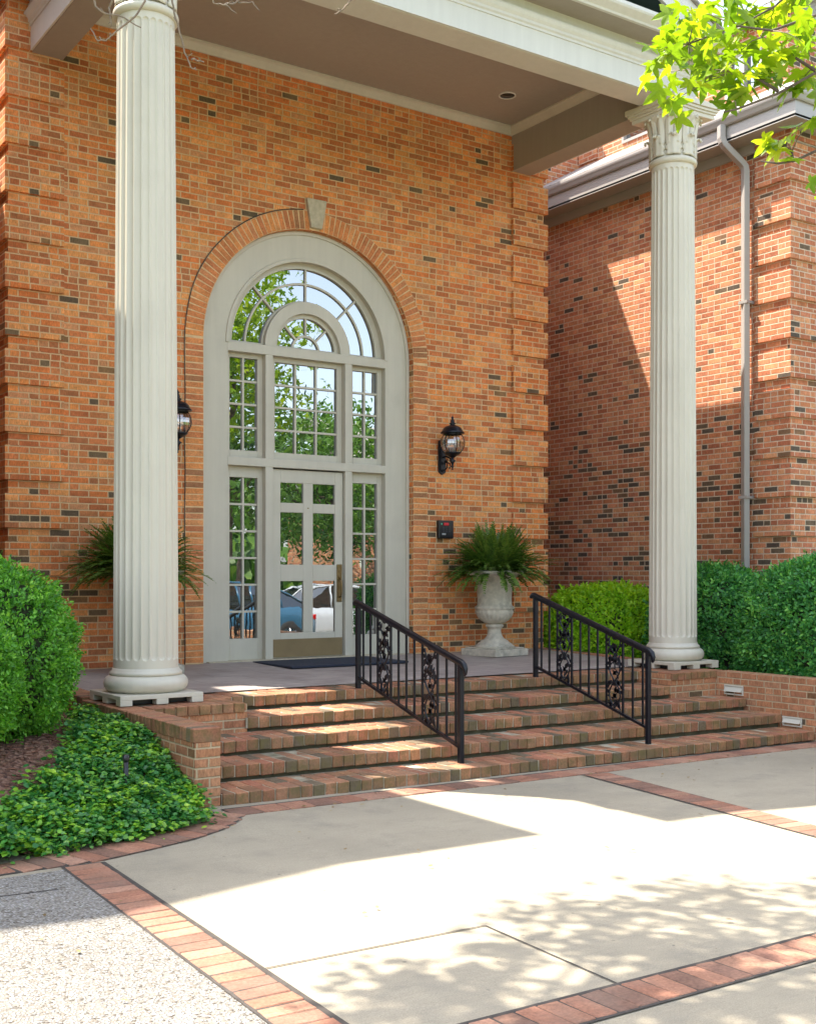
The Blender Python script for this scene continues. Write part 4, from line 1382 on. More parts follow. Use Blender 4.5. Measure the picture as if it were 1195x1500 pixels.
def make_rail(x, label, zt0, zt1):
    ya, yb = -2.655, -4.215
    t = thing('handrail', label, 'handrail', (x, yb, sz(4, x)), 'black iron stair handrails')
    top = lambda y: zt0 + (zt1 - zt0) * (y - ya) / (yb - ya)
    zlo0, zlo1 = .035, -.425
    bot = lambda y: zlo0 + (zlo1 - zlo0) * (y - ya) / (yb - ya)
    for y, zb, hs in ((ya, PZ(x, ya) + .0, .0205), (yb, sz(4, x), .0205)):
        m = MB(); m.box(x - hs, x + hs, y - hs, y + hs, zb - .01, top(y) - .012)
        link('post', m, M_IRON, t, bevel=.003)
    m = MB()
    pts = [(ya + .062, top(ya) - .02), (ya + .060, top(ya) - .002), (ya + .045, top(ya) + .008), (ya + .02, top(ya) + .008), (ya - .03, top(ya - .03))]
    pts += [(yb + .05, top(yb + .05)), (yb - .01, top(yb - .01) + .002), (yb - .045, top(yb) - .022), (yb - .062, top(yb) - .05), (yb - .06, top(yb) - .085), (yb - .05, top(yb) - .10)]
    m.tube([(x, a, b) for a, b in pts], [.018, .021, .023, .024, .024, .024, .025, .023, .018, .013, .008], 8, flat=1.35)
    link('top_rail', m, M_IRON, t)
    m = MB(); m.tube([(x, ya, bot(ya)), (x, yb, bot(yb))], .0165, 4, flat=1.25, smooth=False)
    link('bottom_rail', m, M_IRON, t)
    s = (ya - yb) / 12.95
    pos = [.6 + .0, 1.6]; y = 2.6
    seq = []; u = .75
    seq += [u, u + 1]; u += 2
    pan = [(u, u + 1.75)]; u += 1.75
    seq += [u + 1, u + 2, u + 3]; u += 4
    pan += [(u, u + 1.8)]; u += 1.8
    seq += [u + 1.05, u + 2.1]
    for q in seq:
        y = ya - q * s
        m = MB(); m.box(x - .0078, x + .0078, y - .0078, y + .0078, bot(y), top(y) - .01)
        link('baluster', m, M_IRON, t)
    for a, b in pan:
        m = MB()
        y0, y1 = ya - a * s, ya - b * s
        for y in (y0, y1):
            m.box(x - .0085, x + .0085, y - .0085, y + .0085, bot(y), top(y) - .01)
        yc = (y0 + y1) / 2
        vine(m, yc, abs(y0 - y1) * .92, bot(yc) + .02, top(yc) - .03, x)
        link('scroll_panel', m, M_IRON, t)
    return t
make_rail(-1.06, 'black iron stair rail with scroll panels, in front of the door', .705, .258)
make_rail(1.06, 'black iron stair rail with scroll panels, beside the right urn and lime hedge', .745, .275)

# ================================================================== WALL LANTERNS
def make_lantern():
    t = thing('wall_lantern', '', 'lantern', (0, 0, 0))
    m = MB()
    q = [(-.05, -.20), (0, -.235), (.05, -.20), (.055, -.1), (.05, 0), (.055, .1), (.05, .185), (0, .205), (-.05, .185), (-.055, .1), (-.05, 0), (-.055, -.1)]
    m.prism(q, -.03, -.0, axis='y')
    m.prism([(a * .72, b * .85) for a, b in q], -.045, -.03, axis='y')
    link('backplate', m, M_IRON, t, bevel=.004, fixn=True)
    m = MB(); Y = -.235
    arm = [(0, -.04, -.17), (0, -.07, -.185), (0, -.12, -.15), (0, -.135, -.10), (0, -.11, -.06), (0, -.075, -.07), (0, -.07, -.10), (0, -.09, -.11)]
    m.tube(arm, .008, 6)
    arm2 = [(0, -.04, -.02), (0, -.10, -.01), (0, -.16, -.03), (0, -.20, -.05), (0, Y, -.06)]
    m.tube(arm2, .011, 6)
    arm3 = [(0, -.04, -.10), (0, -.10, -.08), (0, -.17, -.10), (0, -.20, -.14), (0, -.18, -.165), (0, -.15, -.15)]
    m.tube(arm3, .007, 6)
    for s in (-1, 1):
        m.tube([(0, -.13, -.09), (s * .03, -.15, -.10), (s * .045, -.16, -.07), (s * .02, -.15, -.05)], .005, 5)
    m.lathe([(.0005, -.19), (.012, -.18), (.006, -.165), (.018, -.15), (.012, -.13), (.02, -.10), (.045, -.075), (.018, -.06), (.018, -.04), (.055, -.015), (.085, .0), (.105, .015), (.105, .025), (.0005, .025)], (0, Y, 0), 20)
    link('bracket', m, M_IRON, t)
    m = MB()
    pr = [(.098, .025)] + [(.098 + .05 * math.sin(math.pi * i / 9) ** .8, .025 + .225 * i / 9) for i in range(1, 9)] + [(.10, .25)]
    m.lathe(pr, (0, Y, 0), 12, smooth=False, cap=False)
    link('glass', m, M_LGLASS, t)
    m = MB()
    for k in range(6):
        a = 2 * math.pi * (k + .25) / 6
        m.tube([(r * 1.015 * math.cos(a), Y + r * 1.015 * math.sin(a), z) for r, z in pr], .0048, 5)
    m.lathe([(.108, .24), (.112, .25), (.108, .262), (.098, .262)], (0, Y, 0), 24, cap=False)
    link('cage', m, M_IRON, t)
    m = MB()
    m.lathe([(.0005, .262), (.145, .255), (.15, .265), (.13, .285), (.115, .315), (.095, .335), (.06, .35), (.035, .358), (.03, .37), (.045, .378), (.03, .388), (.02, .40), (.028, .41), (.016, .425), (.012, .44), (.018, .45), (.006, .468), (.0005, .485)], (0, Y, 0), 24)
    link('roof_cap', m, M_IRON, t)
    m = MB()
    for a in (0, 2.1, 4.2):
        m.tube([(.03 * math.cos(a), Y + .03 * math.sin(a), .03), (.03 * math.cos(a), Y + .03 * math.sin(a), .12)], .009, 8)
        m.lathe([(.0005, .12), (.011, .125), (.014, .145), (.006, .175), (.0005, .185)], (.03 * math.cos(a), Y + .03 * math.sin(a), 0), 8)
    link('candle_bulbs', m, M_WHITE, t)
    return t
l0 = make_lantern(); l1 = copy_tree(l0)
for l, x, lab in ((l0, 1.80, 'black carriage wall lantern above the keypad'), (l1, -1.78, 'black wall lantern half hidden behind the left column')):
    l.location = (x, -.002, 2.43); l['label'] = lab; l['group'] = 'wall lanterns flanking the doorway'

t = thing('keypad', 'small black wall keypad with red and green marks below the lantern', 'keypad', (1.84, 0, 1.41))
m = MB(); m.box(1.725, 1.955, -.055, -.002, 1.41, 1.635)
link('housing', m, M_PLASTIC, t, bevel=.012)
m = MB(); m.box(1.80, 1.875, -.064, -.054, 1.57, 1.605); link('red_badge', m, M_RED, t, bevel=.006)
m = MB(); m.box(1.758, 1.776, -.062, -.054, 1.578, 1.598); link('indicator', m, mat_plain('green_plastic', (.1, .5, .3), .3), t, bevel=.003)
m = MB(); m.box(1.775, 1.83, -.0585, -.054, 1.452, 1.476); link('nameplate', m, mat_plain('brushed_plate', (.5, .52, .55), .3, .7), t)
m = MB()
for i in range(3):
    for j in range(3):
        m.box(1.78 + i * .045, 1.81 + i * .045, -.0585, -.054, 1.49 + j * .026, 1.508 + j * .026)
link('buttons', m, mat_plain('dark_button', (.03, .03, .035), .4), t)

t = tag(link('doormat', (lambda m: (m.cbox(-.08, -.51, PZ(0, -.5) + .009, .74, .45, .012, .005), m)[1])(MB()), M_MAT), 'dark navy doormat lying on the porch in front of the door', 'doormat')
t.rotation_euler = (math.atan(.066 / 2.75) * 0, 0, 0)

# ================================================================== URNS AND FERNS
def make_urn():
    t = thing('urn', '', 'urn', (0, 0, 0))
    m = MB(); m.box(-.29, .29, -.29, .29, -.03, .055); m.box(-.255, .255, -.255, .255, .055, .07)
    link('plinth', m, M_URN, t, bevel=.008)
    m = MB()
    m.lathe([(.245, .068), (.25, .08), (.235, .092), (.215, .10), (.21, .115), (.18, .13), (.165, .15), (.125, .17), (.10, .20), (.083, .24), (.078, .275), (.085, .30), (.105, .315), (.112, .33), (.105, .345), (.085, .352), (.085, .36)], n=40)
    link('foot', m, M_URN, t)
    m = MB(); n = 96
    prof = [(.075, .355), (.12, .365), (.165, .395), (.195, .43), (.215, .47), (.222, .51), (.22, .525), (.235, .535), (.242, .55), (.236, .565), (.222, .572), (.212, .585), (.208, .65), (.21, .72), (.216, .80), (.228, .86), (.25, .905), (.29, .94), (.33, .953), (.35, .966), (.352, .984), (.34, .998), (.30, 1.0), (.27, .985), (.24, .92), (.0005, .90)]
    vs = []; fs = []
    for (r, z) in prof:
        for k in range(n):
            a = 2 * math.pi * k / n
            rr = r
            if z < .52: rr *= 1 + .045 * abs(math.sin(a * 12)) * min(1, (z - .35) / .06) * (1 if z > .36 else 0)
            if .955 <= z <= .99 and r > .3: rr += .007 * math.sin(a * 32)
            if .585 < z < .86: rr += .004 * math.sin(a * 16) * math.sin((z - .585) / .275 * math.pi)
            vs.append((rr * math.cos(a), rr * math.sin(a), z))
    fs = [(i * n + k, i * n + (k + 1) % n, (i + 1) * n + (k + 1) % n, (i + 1) * n + k) for i in range(len(prof) - 1) for k in range(n)]
    m.add(vs, fs, 0, True)
    link('bowl', m, M_URN, t)
    return t
UX, UY = 2.22, -.53
u0 = make_urn(); u1 = copy_tree(u0)
for u, s, lab in ((u0, 1, 'weathered stone urn on a square foot below the right lantern'), (u1, -1, 'stone urn almost wholly hidden behind the left column')):
    u.location = (s * UX, UY, PZ(0, UY) + .028); u['label'] = lab; u['group'] = 'stone urns either side of the door'; u.rotation_euler = (0, 0, rad(8 * s))

def make_fern(label, cx, cy, cz, seed, R=.56, H=.66):
    rg = np.random.default_rng(seed)
    P = []; D = []; N = []; S = []
    stems = MB()
    for i in range(420):
        az = rg.uniform(0, 2 * math.pi)
        el = rg.uniform(.12, 1.5) ** .85
        L = rg.uniform(.44, .72) * (1.0 if el > .5 else 1.1)
        base = np.array([.12 * math.cos(az) * rg.random(), .12 * math.sin(az) * rg.random(), .0])
        d = np.array([math.cos(az) * math.cos(el), math.sin(az) * math.cos(el), math.sin(el)])
        n = 26; p = base.copy(); pts = [p.copy()]
        droop = rg.uniform(.025, .06) * (1.5 - el * .55)
        side = np.array([-math.sin(az), math.cos(az), 0])
        for j in range(n):
            d = d + np.array([0, 0, -droop * (j / n) * 1.6]) + side * rg.normal() * .012
            d /= np.linalg.norm(d)
            p = p + d * L / n
            pts.append(p.copy())
            if j > 2:
                w = .044 * math.sin(math.pi * min(1, (j - 1.5) / (n + 1)) ** .8) + .007
                upv = np.cross(side, d)
                for sg in (-1, 1):
                    P.append(p + rg.normal(size=3) * .002); D.append(side * sg + d * .8 + upv * rg.normal() * .15); N.append(upv + .1 * rg.normal(size=3)); S.append(w * rg.uniform(.85, 1.15))
        stems.tube([tuple(np.array(q) + (cx, cy, cz)) for q in pts[::5]], .003, 4, cap=False)
    t = thing('fern', label, 'fern', (cx, cy, cz), 'ferns growing in the stone urns')
    leaves('fronds', np.array(P) + (cx, cy, cz), D, N, S, T_NEEDLE_W, M_FERN, t)
    link('stems', stems, M_FERN, t)
    return t
T_NEEDLE_W = (np.array([(0, -.24, 0), (.5, -.30, .0), (1, 0, -.06), (.5, .30, .0), (0, .24, 0)], float), [(0, 1, 2, 3, 4)])
make_fern('full green fern arching over the rim of the right urn', UX, UY, .93, 5)
make_fern('green fern spilling out either side of the left column', -UX - .12, UY, .93, 6)

# ================================================================== SHRUBS
def superpts(n, r, e, rg):
    d = unit(rg.normal(size=(n, 3)))
    k = (np.abs(d) ** e).sum(1) ** (-1 / e)
    p = d * k[:, None]
    nn = np.sign(p) * np.abs(p) ** (e - 1) / np.array(r)
    return p * np.array(r), unit(nn)

def shrub(name, label, cat, c, r, e, mat, nsprig, per, size, tmpl, seed, spread=.035, lumpy=.09, zmin=-.62, group=None, outw=.9, aniso=None, visible=None):
    rg = np.random.default_rng(seed)
    t = thing(name, label, cat, (c[0], c[1], max(zmin, c[2] - r[2])), group)
    p, nn = superpts(nsprig, r, e, rg)
    k = 1 + lumpy * lump(p * 2.6 / max(r) + seed) * .35
    depth = 1 - np.abs(rg.normal(size=nsprig)) * .05 + (rg.random(nsprig) < .12) * rg.random(nsprig) * .06
    p = p * (k * depth)[:, None]
    keep = p[:, 2] + c[2] > zmin + .03
    p, nn = p[keep], nn[keep]
    M_ = len(p)
    ax = unit(nn * outw + rg.normal(size=(M_, 3)) * .38 + np.array([0, 0, .28]))
    pp = np.repeat(p, per, 0); aa = np.repeat(ax, per, 0)
    tpos = np.tile(np.linspace(0, 1, per), M_)
    off = rg.normal(size=(M_ * per, 3)) * spread * .35 + aa * (tpos * spread * 1.8 - spread)[:, None]
    d = unit(aa * (.25 + .9 * tpos)[:, None] + rg.normal(size=(M_ * per, 3)) * .75)
    n_ = unit(aa + np.repeat(nn, per, 0) * .6 + rg.normal(size=(M_ * per, 3)) * .45)
    s = size * rg.uniform(.7, 1.25, M_ * per)
    leaves('foliage', pp + off + np.array(c), d, n_, s, tmpl, mat, t)
    # solid dark core, shade between the leaves put into its colour
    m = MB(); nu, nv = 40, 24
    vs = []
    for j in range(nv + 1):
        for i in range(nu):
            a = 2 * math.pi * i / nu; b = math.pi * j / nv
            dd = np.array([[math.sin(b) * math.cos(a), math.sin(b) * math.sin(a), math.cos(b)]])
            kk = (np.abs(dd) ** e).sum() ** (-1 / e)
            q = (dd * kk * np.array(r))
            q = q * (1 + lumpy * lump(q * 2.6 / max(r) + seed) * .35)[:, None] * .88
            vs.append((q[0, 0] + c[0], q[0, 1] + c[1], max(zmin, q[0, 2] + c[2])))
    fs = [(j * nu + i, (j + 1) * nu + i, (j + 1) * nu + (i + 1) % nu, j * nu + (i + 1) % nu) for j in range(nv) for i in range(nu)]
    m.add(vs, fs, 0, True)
    link('shade_core', m, M_CORE, t)
    return t
T_BOXL = T_OVAL
shrub('boxwood', 'tall rounded boxwood against the brick bay, behind the nearer shrub', 'shrub', (-4.72, -3.0, .36), (.86, .80, .72), 2.2, M_BOX, 4300, 20, .031, T_BOXL, 11, spread=.05, lumpy=.09, zmin=-.30, group='clipped round boxwoods')
shrub('boxwood', 'nearer rounded boxwood at the left edge, overhanging the bark mulch', 'shrub', (-5.24, -3.88, .30), (.72, .62, .54), 2.2, M_BOX, 3600, 20, .031, T_BOXL, 12, spread=.05, lumpy=.09, zmin=-.30, group='clipped round boxwoods')
shrub('hedge', 'big dark green clipped hedge along the top of the retaining wall', 'hedge', (4.40, -3.85, .20), (.88, 1.15, .94), 2.35, M_YEW, 6000, 15, .046, T_OVAL, 13, spread=.07, lumpy=.09, zmin=-.36)
shrub('hedge', 'dark clipped hedge below the downspout, directly behind the right column', 'hedge', (4.40, -2.05, .22), (.68, .68, .82), 2.6, M_YEW, 3400, 15, .046, T_OVAL, 14, spread=.07, lumpy=.09, zmin=-.36)
shrub('hedge', 'bright lime green hedge in the recess behind the right handrail', 'hedge', (4.22, -.42, .17), (.72, .72, .60), 3.2, M_LIME, 4000, 9, .055, T_OVAL, 15, spread=.06, lumpy=.06, zmin=-.36)

# ivy ground cover round the mulch
IV = [(-3.49, -2.3), (-3.49, -4.62), (-3.58, -4.86), (-3.85, -5.05), (-4.30, -5.19), (-5.0, -5.36), (-7.5, -5.55), (-7.5, -5.05), (-5.5, -5.0), (-4.86, -4.80), (-4.46, -4.42), (-4.05, -3.75), (-3.75, -2.9)]
def inpoly(x, y, pl):
    c = False
    for i in range(len(pl)):
        x1, y1 = pl[i]; x2, y2 = pl[i - 1]
        if (y1 > y) != (y2 > y) and x < (x2 - x1) * (y - y1) / (y2 - y1) + x1: c = not c
    return c
P = []; D = []; N = []; S = []
rg = np.random.default_rng(21)
while len(P) < 27000:
    x, y = rg.uniform(-7.5, -3.40), rg.uniform(-5.6, -2.4)
    j = rg.normal(size=2) * .05
    if not inpoly(x + j[0], y + j[1], IV) or x > -3.46 and y > -4.5: continue
    if x < -5.7 and rg.random() < .5: continue
    mound = .085 + .04 * math.sin(5 * x + 1) * math.sin(4.3 * y) + .03 * math.sin(13 * x + 9 * y)
    z = bedz(x, max(y, edge_y(x) + .01)) + mound * rg.random() ** .6
    P.append((x, y, z)); a = rg.uniform(0, 6.283)
    D.append((math.cos(a), math.sin(a), rg.uniform(-.5, .35))); N.append(rg.normal(size=3) * .38 + (0, -.15, 1)); S.append(rg.uniform(.022, .047))
T_IVY = (np.array([(0, 0, 0), (.1, .32, .04), (.5, .42, .02), (1, 0, -.06), (.5, -.42, .02), (.1, -.32, .04)], float), [(0, 1, 2, 3), (0, 3, 4, 5)])
iv = leaves('ivy_ground_cover', P, D, N, S, T_IVY, M_IVY, None, 'stuff')

t = thing('path_light', 'short black path light post standing in the ivy', 'path light', (-3.98, -4.52, -.6))
m = MB(); m.tube([(-3.98, -4.52, -.62), (-3.98, -4.52, -.23)], .017, 12); link('post', m, M_PLASTIC, t)
m = MB(); m.lathe([(.0005, -.231), (.02, -.231), (.022, -.223), (.022, -.197), (.018, -.191), (.0005, -.190)], (-3.98, -4.52, 0), 16); link('cap', m, M_PLASTIC, t)

# dry leaves and petals blown across the drive, porch and bed
lit = np.random.default_rng(91)
P = []; D = []; N = []; S = []
for _ in range(260):
    x, y = lit.uniform(-6.2, 3.2), lit.uniform(-10, -4.65)
    if lit.random() < .55: y = -4.66 - abs(lit.normal()) * .22
    if lit.random() < .18: x, y = lit.uniform(-5.2, -3.6), lit.uniform(-5.5, -4.2)
    z = zg(x) + .014 if y < edge_y(x) or x > -3.45 else bedz(x, y) + .02
    P.append((x, y, z)); a = lit.uniform(0, 6.28); D.append((math.cos(a), math.sin(a), .1)); N.append((lit.normal() * .3, lit.normal() * .3, 1)); S.append(lit.uniform(.012, .042))
leaves('fallen_leaves', P, D, N, S, T_OVAL, leaf_mat('dry_leaf', [(.10, .06, .03), (.22, .14, .06), (.34, .25, .12), (.16, .13, .05)], .1, .8), None, 'stuff')
# ================================================================== TREES
def limb(m, a, b, r0, r1, sag=.0, seg=8, wig=.05, seed=0):
    rg = random.Random(seed)
    a = Vector(a); b = Vector(b); L = (b - a).length
    pts = []
    for i in range(seg + 1):
        t = i / seg
        p = a.lerp(b, t) + Vector((0, 0, sag * math.sin(math.pi * t) * L))
        if 0 < i < seg: p += Vector([rg.uniform(-1, 1) * wig * L / seg * 2 for _ in range(3)])
        pts.append(p)
    m.tube(pts, r0, 8, r1=r1)
    return pts

def cluster_leaves(centers, per, spread, size, rg, up=.8):
    c = np.repeat(np.asarray(centers, float), per, 0); n = len(c)
    pos = c + rg.normal(size=(n, 3)) * np.array(spread)
    d = unit(rg.normal(size=(n, 3)) + np.array([0, 0, -.35]))
    nn = unit(rg.normal(size=(n, 3)) * .7 + np.array([0, 0, up]))
    return pos, d, nn, size * rg.uniform(.65, 1.25, n)

DAP = [(-3.17,-7.68),(-2.92,-7.78),(-2.74,-7.95),(-2.57,-8.13),(-2.45,-8.26),(-2.36,-8.38),(-3.12,-8.08),(-3.00,-8.28),(-2.72,-8.34),(-3.38,-8.14),(-3.28,-8.36),(-3.03,-8.42),(-2.33,-7.75),(-2.06,-7.92),(-3.65,-7.97),(-3.98,-8.21),(-4.15,-8.09),(-4.32,-8.01),(-4.15,-8.40),(-4.36,-8.30),(-4.56,-8.26),(-1.76,-8.08),(-3.47,-8.79),(-3.20,-8.88),(-2.90,-8.90),(-3.44,-9.02),(-3.68,-8.82),(-3.12,-9.11),(-3.86,-8.55),(-3.63,-8.52)]
TW = [[(-4.88,-7.04,3.52),(-4.86,-7.05,3.41),(-4.90,-7.03,3.34),(-4.98,-6.98,3.26),(-5.00,-6.96,3.24),(-5.03,-6.94,3.24),(-5.05,-6.93,3.28)],
[(-5.01,-6.83,3.50),(-5.00,-6.84,3.43),(-4.97,-6.86,3.40),(-4.92,-6.90,3.39),(-4.84,-6.95,3.34)],
[(-4.92,-6.78,3.47),(-4.91,-6.78,3.39)],
[(-4.65,-6.83,3.65),(-4.65,-6.84,3.55),(-4.63,-6.85,3.45),(-4.60,-6.87,3.32),(-4.58,-6.89,3.25),(-4.56,-6.90,3.24)],
[(-4.57,-6.87,3.30),(-4.49,-6.83,3.32)],
[(-4.43,-6.75,3.75),(-4.41,-6.76,3.64),(-4.36,-6.79,3.63),(-4.32,-6.82,3.59)],
[(-4.36,-6.78,3.64),(-4.28,-6.73,3.69),(-4.24,-6.75,3.73)],
[(-4.24,-6.64,3.82),(-4.22,-6.64,3.74),(-4.17,-6.68,3.74),(-4.14,-6.70,3.70)],
[(-3.68,-6.89,3.87),(-3.73,-6.86,3.79),(-3.76,-6.84,3.75),(-3.79,-6.82,3.73)]]
st = thing('shade_tree', 'tall tree left of the drive whose bare twigs hang in front of the left column', 'tree', (-10.6, -4.2, zg(-10.6)), 'trees around the drive')
m = MB()
TB = Vector((-10.6, -4.2, -.8))
limb(m, TB, (-10.5, -4.3, 3.4), .27, .20, seed=1)
limb(m, (-10.5, -4.3, 3.3), (-10.9, -4.2, 8.0), .19, .05, seed=2)
fork = [(-7.3, -5.9, 6.3), (-7.0, -6.2, 5.8), (-8.4, -4.4, 6.9)]
for i, f in enumerate(fork):
    limb(m, (-10.5, -4.3, 3.2 + .4 * i), f, .12, .05, .03, seed=3 + i)
cl = []
rg = np.random.default_rng(31)
for i, (x, y) in enumerate(DAP):
    h = rg.uniform(5.4, 6.8); dz = h - zg(x)
    c = (x - .342 * dz + rg.normal() * .06, y + .437 * dz + rg.normal() * .06, h)
    cl.append(c)
    f = min(fork, key=lambda q: math.dist(q, c))
    limb(m, f, c, .022, .006, .02, seed=40 + i)
bough = limb(m, (-7.0, -6.2, 5.8), (-3.6, -6.7, 4.15), .045, .010, -.02, seg=12, wig=.03, seed=90)
tr = link('trunk', m, M_BARK, st)
m = MB()
for i, ch in enumerate(TW):
    if i in (0, 1, 2, 3, 5, 7, 8):
        q = min(bough, key=lambda b: (b - Vector(ch[0])).length)
        m.tube([q, (q + Vector(ch[0])) / 2 + Vector((0, 0, .05)), Vector(ch[0])], .007, 5, r1=.0055)
    pts = []
    for a, b in zip(ch[:-1], ch[1:]):
        for s in range(4):
            p = Vector(a).lerp(Vector(b), s / 4)
            pts.append(p + Vector([random.uniform(-.003, .003) for _ in range(3)]))
    pts.append(Vector(ch[-1]))
    m.tube(pts, .0052, 5, r1=.0026)
    for p in pts[3::5]:
        m.tube([p, p + Vector((random.uniform(-.025, .025), random.uniform(-.025, .025), random.uniform(.0, .03)))], .003, 4, r1=.0015)
link('bare_twigs', m, M_TWIG, tr)
pos, d, nn, s = cluster_leaves(cl, 75, (.14, .12, .09), .115, rg, 1.8)
cr = unit(rg.normal(size=(150, 3))) * (rg.random((150, 1)) ** .4) * np.array([1.9, 1.9, 1.7]) + np.array([-11.6, -3.9, 7.2])
p2 = cluster_leaves(cr, 26, (.28, .28, .22), .13, rg)
leaves('crown', np.vstack([pos, p2[0]]), np.vstack([d, p2[1]]), np.vstack([nn, p2[2]]), np.concatenate([s, p2[3]]), T_OVAL, M_TREE, st)

MBR = [[(-2.65,-9.17,3.11),(-2.94,-8.97,3.11),(-3.08,-8.88,3.05),(-3.19,-8.80,3.07),(-3.34,-8.70,3.00)],
[(-2.60,-9.14,3.03),(-2.90,-8.94,2.91),(-3.02,-8.86,2.83),(-3.15,-8.77,2.77),(-3.19,-8.74,2.76)],
[(-2.65,-9.05,3.36),(-2.85,-8.91,3.32),(-2.95,-8.84,3.23),(-2.99,-8.82,3.19),(-3.11,-8.74,3.11)],
[(-2.90,-8.94,2.92),(-2.95,-8.85,3.01),(-3.01,-8.78,3.08)],
[(-3.02,-8.86,2.84),(-3.03,-8.78,2.91),(-3.07,-8.70,2.96)],
[(-2.42,-9.03,2.76),(-2.73,-8.82,2.68),(-2.80,-8.77,2.64),(-2.85,-8.73,2.63),(-2.91,-8.69,2.64)],
[(-2.80,-8.76,2.64),(-2.78,-8.74,2.69),(-2.79,-8.71,2.72)],
[(-2.33,-8.97,3.00),(-2.61,-8.78,2.86),(-2.64,-8.75,2.82)]]
ML = [(-3.24,-8.58,3.21),(-3.01,-8.47,3.29),(-3.25,-8.79,3.11),(-2.85,-8.58,3.29),(-3.01,-8.86,3.03),(-2.88,-8.88,3.14),(-2.70,-8.76,3.11),(-3.30,-8.60,3.08),(-3.22,-8.57,3.07),(-3.36,-8.79,2.98),(-3.02,-8.58,3.13),(-3.04,-8.70,3.05),(-3.07,-8.81,2.96),(-2.83,-8.69,3.00),(-2.97,-8.89,2.94),(-2.87,-8.87,2.93),(-3.46,-8.66,2.96),(-3.32,-8.59,2.99),(-3.34,-8.70,2.92),(-3.26,-8.72,2.94),(-3.01,-8.59,3.04),(-3.14,-8.79,2.90),(-2.92,-8.82,2.89),(-3.12,-8.38,3.06),(-3.08,-8.41,2.98),(-3.09,-8.55,2.98),(-3.12,-8.65,2.90),(-3.07,-8.42,2.96),(-3.43,-8.64,2.97),(-2.91,-8.74,3.19),(-2.78,-8.74,3.28),(-2.93,-8.73,3.25),(-2.94,-8.54,3.24),(-3.05,-9.00,2.97),(-2.99,-8.74,2.92),(-3.10,-8.71,2.84),(-2.85,-8.77,2.70),(-2.79,-8.68,2.75),(-2.78,-8.80,2.76),(-2.74,-8.72,3.27),(-3.14,-8.65,3.23),(-3.06,-8.70,3.24),(-2.92,-8.65,3.18),(-3.34,-8.73,3.08)]
mt = thing('maple_tree', 'maple whose bright yellow green lobed leaves hang across the top right corner', 'tree', (3.4, -12.0, zg(3.4)), 'trees around the drive')
m = MB()
limb(m, (3.4, -12.0, -.8), (3.5, -11.9, 2.6), .24, .18, seed=5)
limb(m, (3.5, -11.9, 2.5), (4.6, -11.6, 7.2), .17, .04, seed=6)
limb(m, (3.5, -11.9, 2.4), (5.6, -12.3, 6.0), .12, .04, seed=7)
limb(m, (3.5, -11.9, 2.4), (2.8, -12.6, 6.4), .11, .04, seed=8)
low = limb(m, (3.5, -11.9, 2.3), (-1.6, -9.75, 3.05), .10, .022, .06, seed=9, wig=.03)
for i, ch in enumerate(MBR):
    if i in (0, 1, 2, 5, 7):
        m.tube([low[-1], (low[-1] + Vector(ch[0])) / 2 + Vector((0, 0, .04)), Vector(ch[0])], .012, 6, r1=.0075)
    m.tube(ch, .0068, 6, r1=.0032)
mtr = link('trunk', m, M_BARK, mt)
rg = np.random.default_rng(77)
ct = np.array(ML)
pos = []; d = []; nn = []
tw = MB()
bp = [Vector(p) for ch in MBR for p in ch]
for c in ct:
    k = 5
    nearp = min(bp, key=lambda b: (b - Vector(c)).length)
    if (nearp - Vector(c)).length < .4:
        tw.tube([nearp, (nearp + Vector(c)) / 2 + Vector((0, 0, .012)), Vector(c)], .0028, 4, r1=.0016)
    for j in range(k):
        a = rg.uniform(0, 6.283)
        dd = np.array([math.cos(a), math.sin(a), rg.uniform(-.9, .15)])
        pos.append(c + rg.normal(size=3) * .035); d.append(dd)
        nn.append(np.array([0, 0, 1.0]) + rg.normal(size=3) * .65)
s = rg.uniform(.045, .092, len(pos))
extra = np.array([(-2.3, -9.2, 3.1), (-2.0, -9.4, 3.2), (-1.7, -9.6, 3.0), (-2.2, -8.9, 2.9), (-1.2, -9.9, 3.3), (-.6, -10.2, 3.4), (.2, -10.4, 3.6), (1.2, -10.9, 3.5), (-2.4, -9.1, 3.35), (-1.0, -9.6, 3.0), (-.2, -10.0, 3.1)])
pe = cluster_leaves(extra, 24, (.28, .28, .18), .085, rg)
cr = unit(rg.normal(size=(170, 3))) * (rg.random((170, 1)) ** .4) * np.array([2.3, 2.0, 2.3]) + np.array([4.6, -12.0, 6.3])
pc = cluster_leaves(cr, 24, (.32, .32, .26), .12, rg)
leaves('foliage', np.vstack([pos, pe[0], pc[0]]), np.vstack([d, pe[1], pc[1]]), np.vstack([nn, pe[2], pc[2]]), np.concatenate([s, pe[3], pc[3]]), T_MAPLE, M_MAPLE, mt)
link('leaf_stalks', tw, M_TWIG, mtr)

def far_tree(label, x, y, h, r, seed, mat, n=220):
    t = thing('garden_tree', label, 'tree', (x, y, zg(x)), 'trees around the drive')
    rg = np.random.default_rng(seed)
    m = MB(); z0 = zg(x) - .2
    limb(m, (x, y, z0), (x + .2, y, h * .55), .2, .1, seed=seed)
    cr = unit(rg.normal(size=(n, 3))) * (rg.random((n, 1)) ** .45) * np.array([r, r, h * .36]) + np.array([x, y, h * .62])
    for i in range(9):
        limb(m, (x + .1, y, h * .4), cr[i], .06, .015, seed=seed + i)
    link('trunk', m, M_BARK, t)
    p = cluster_leaves(cr, 22, (.4, .4, .3), .2, rg)
    leaves('crown', *p, T_OVAL, mat, t)
far_tree('leafy dark tree across the drive mirrored in the door panes', 8.0, -18.5, 7.4, 2.5, 51, M_DARKTREE)
far_tree('mid green street tree mirrored in the middle transom panes', 12.2, -19.8, 6.8, 2.4, 52, M_TREE)
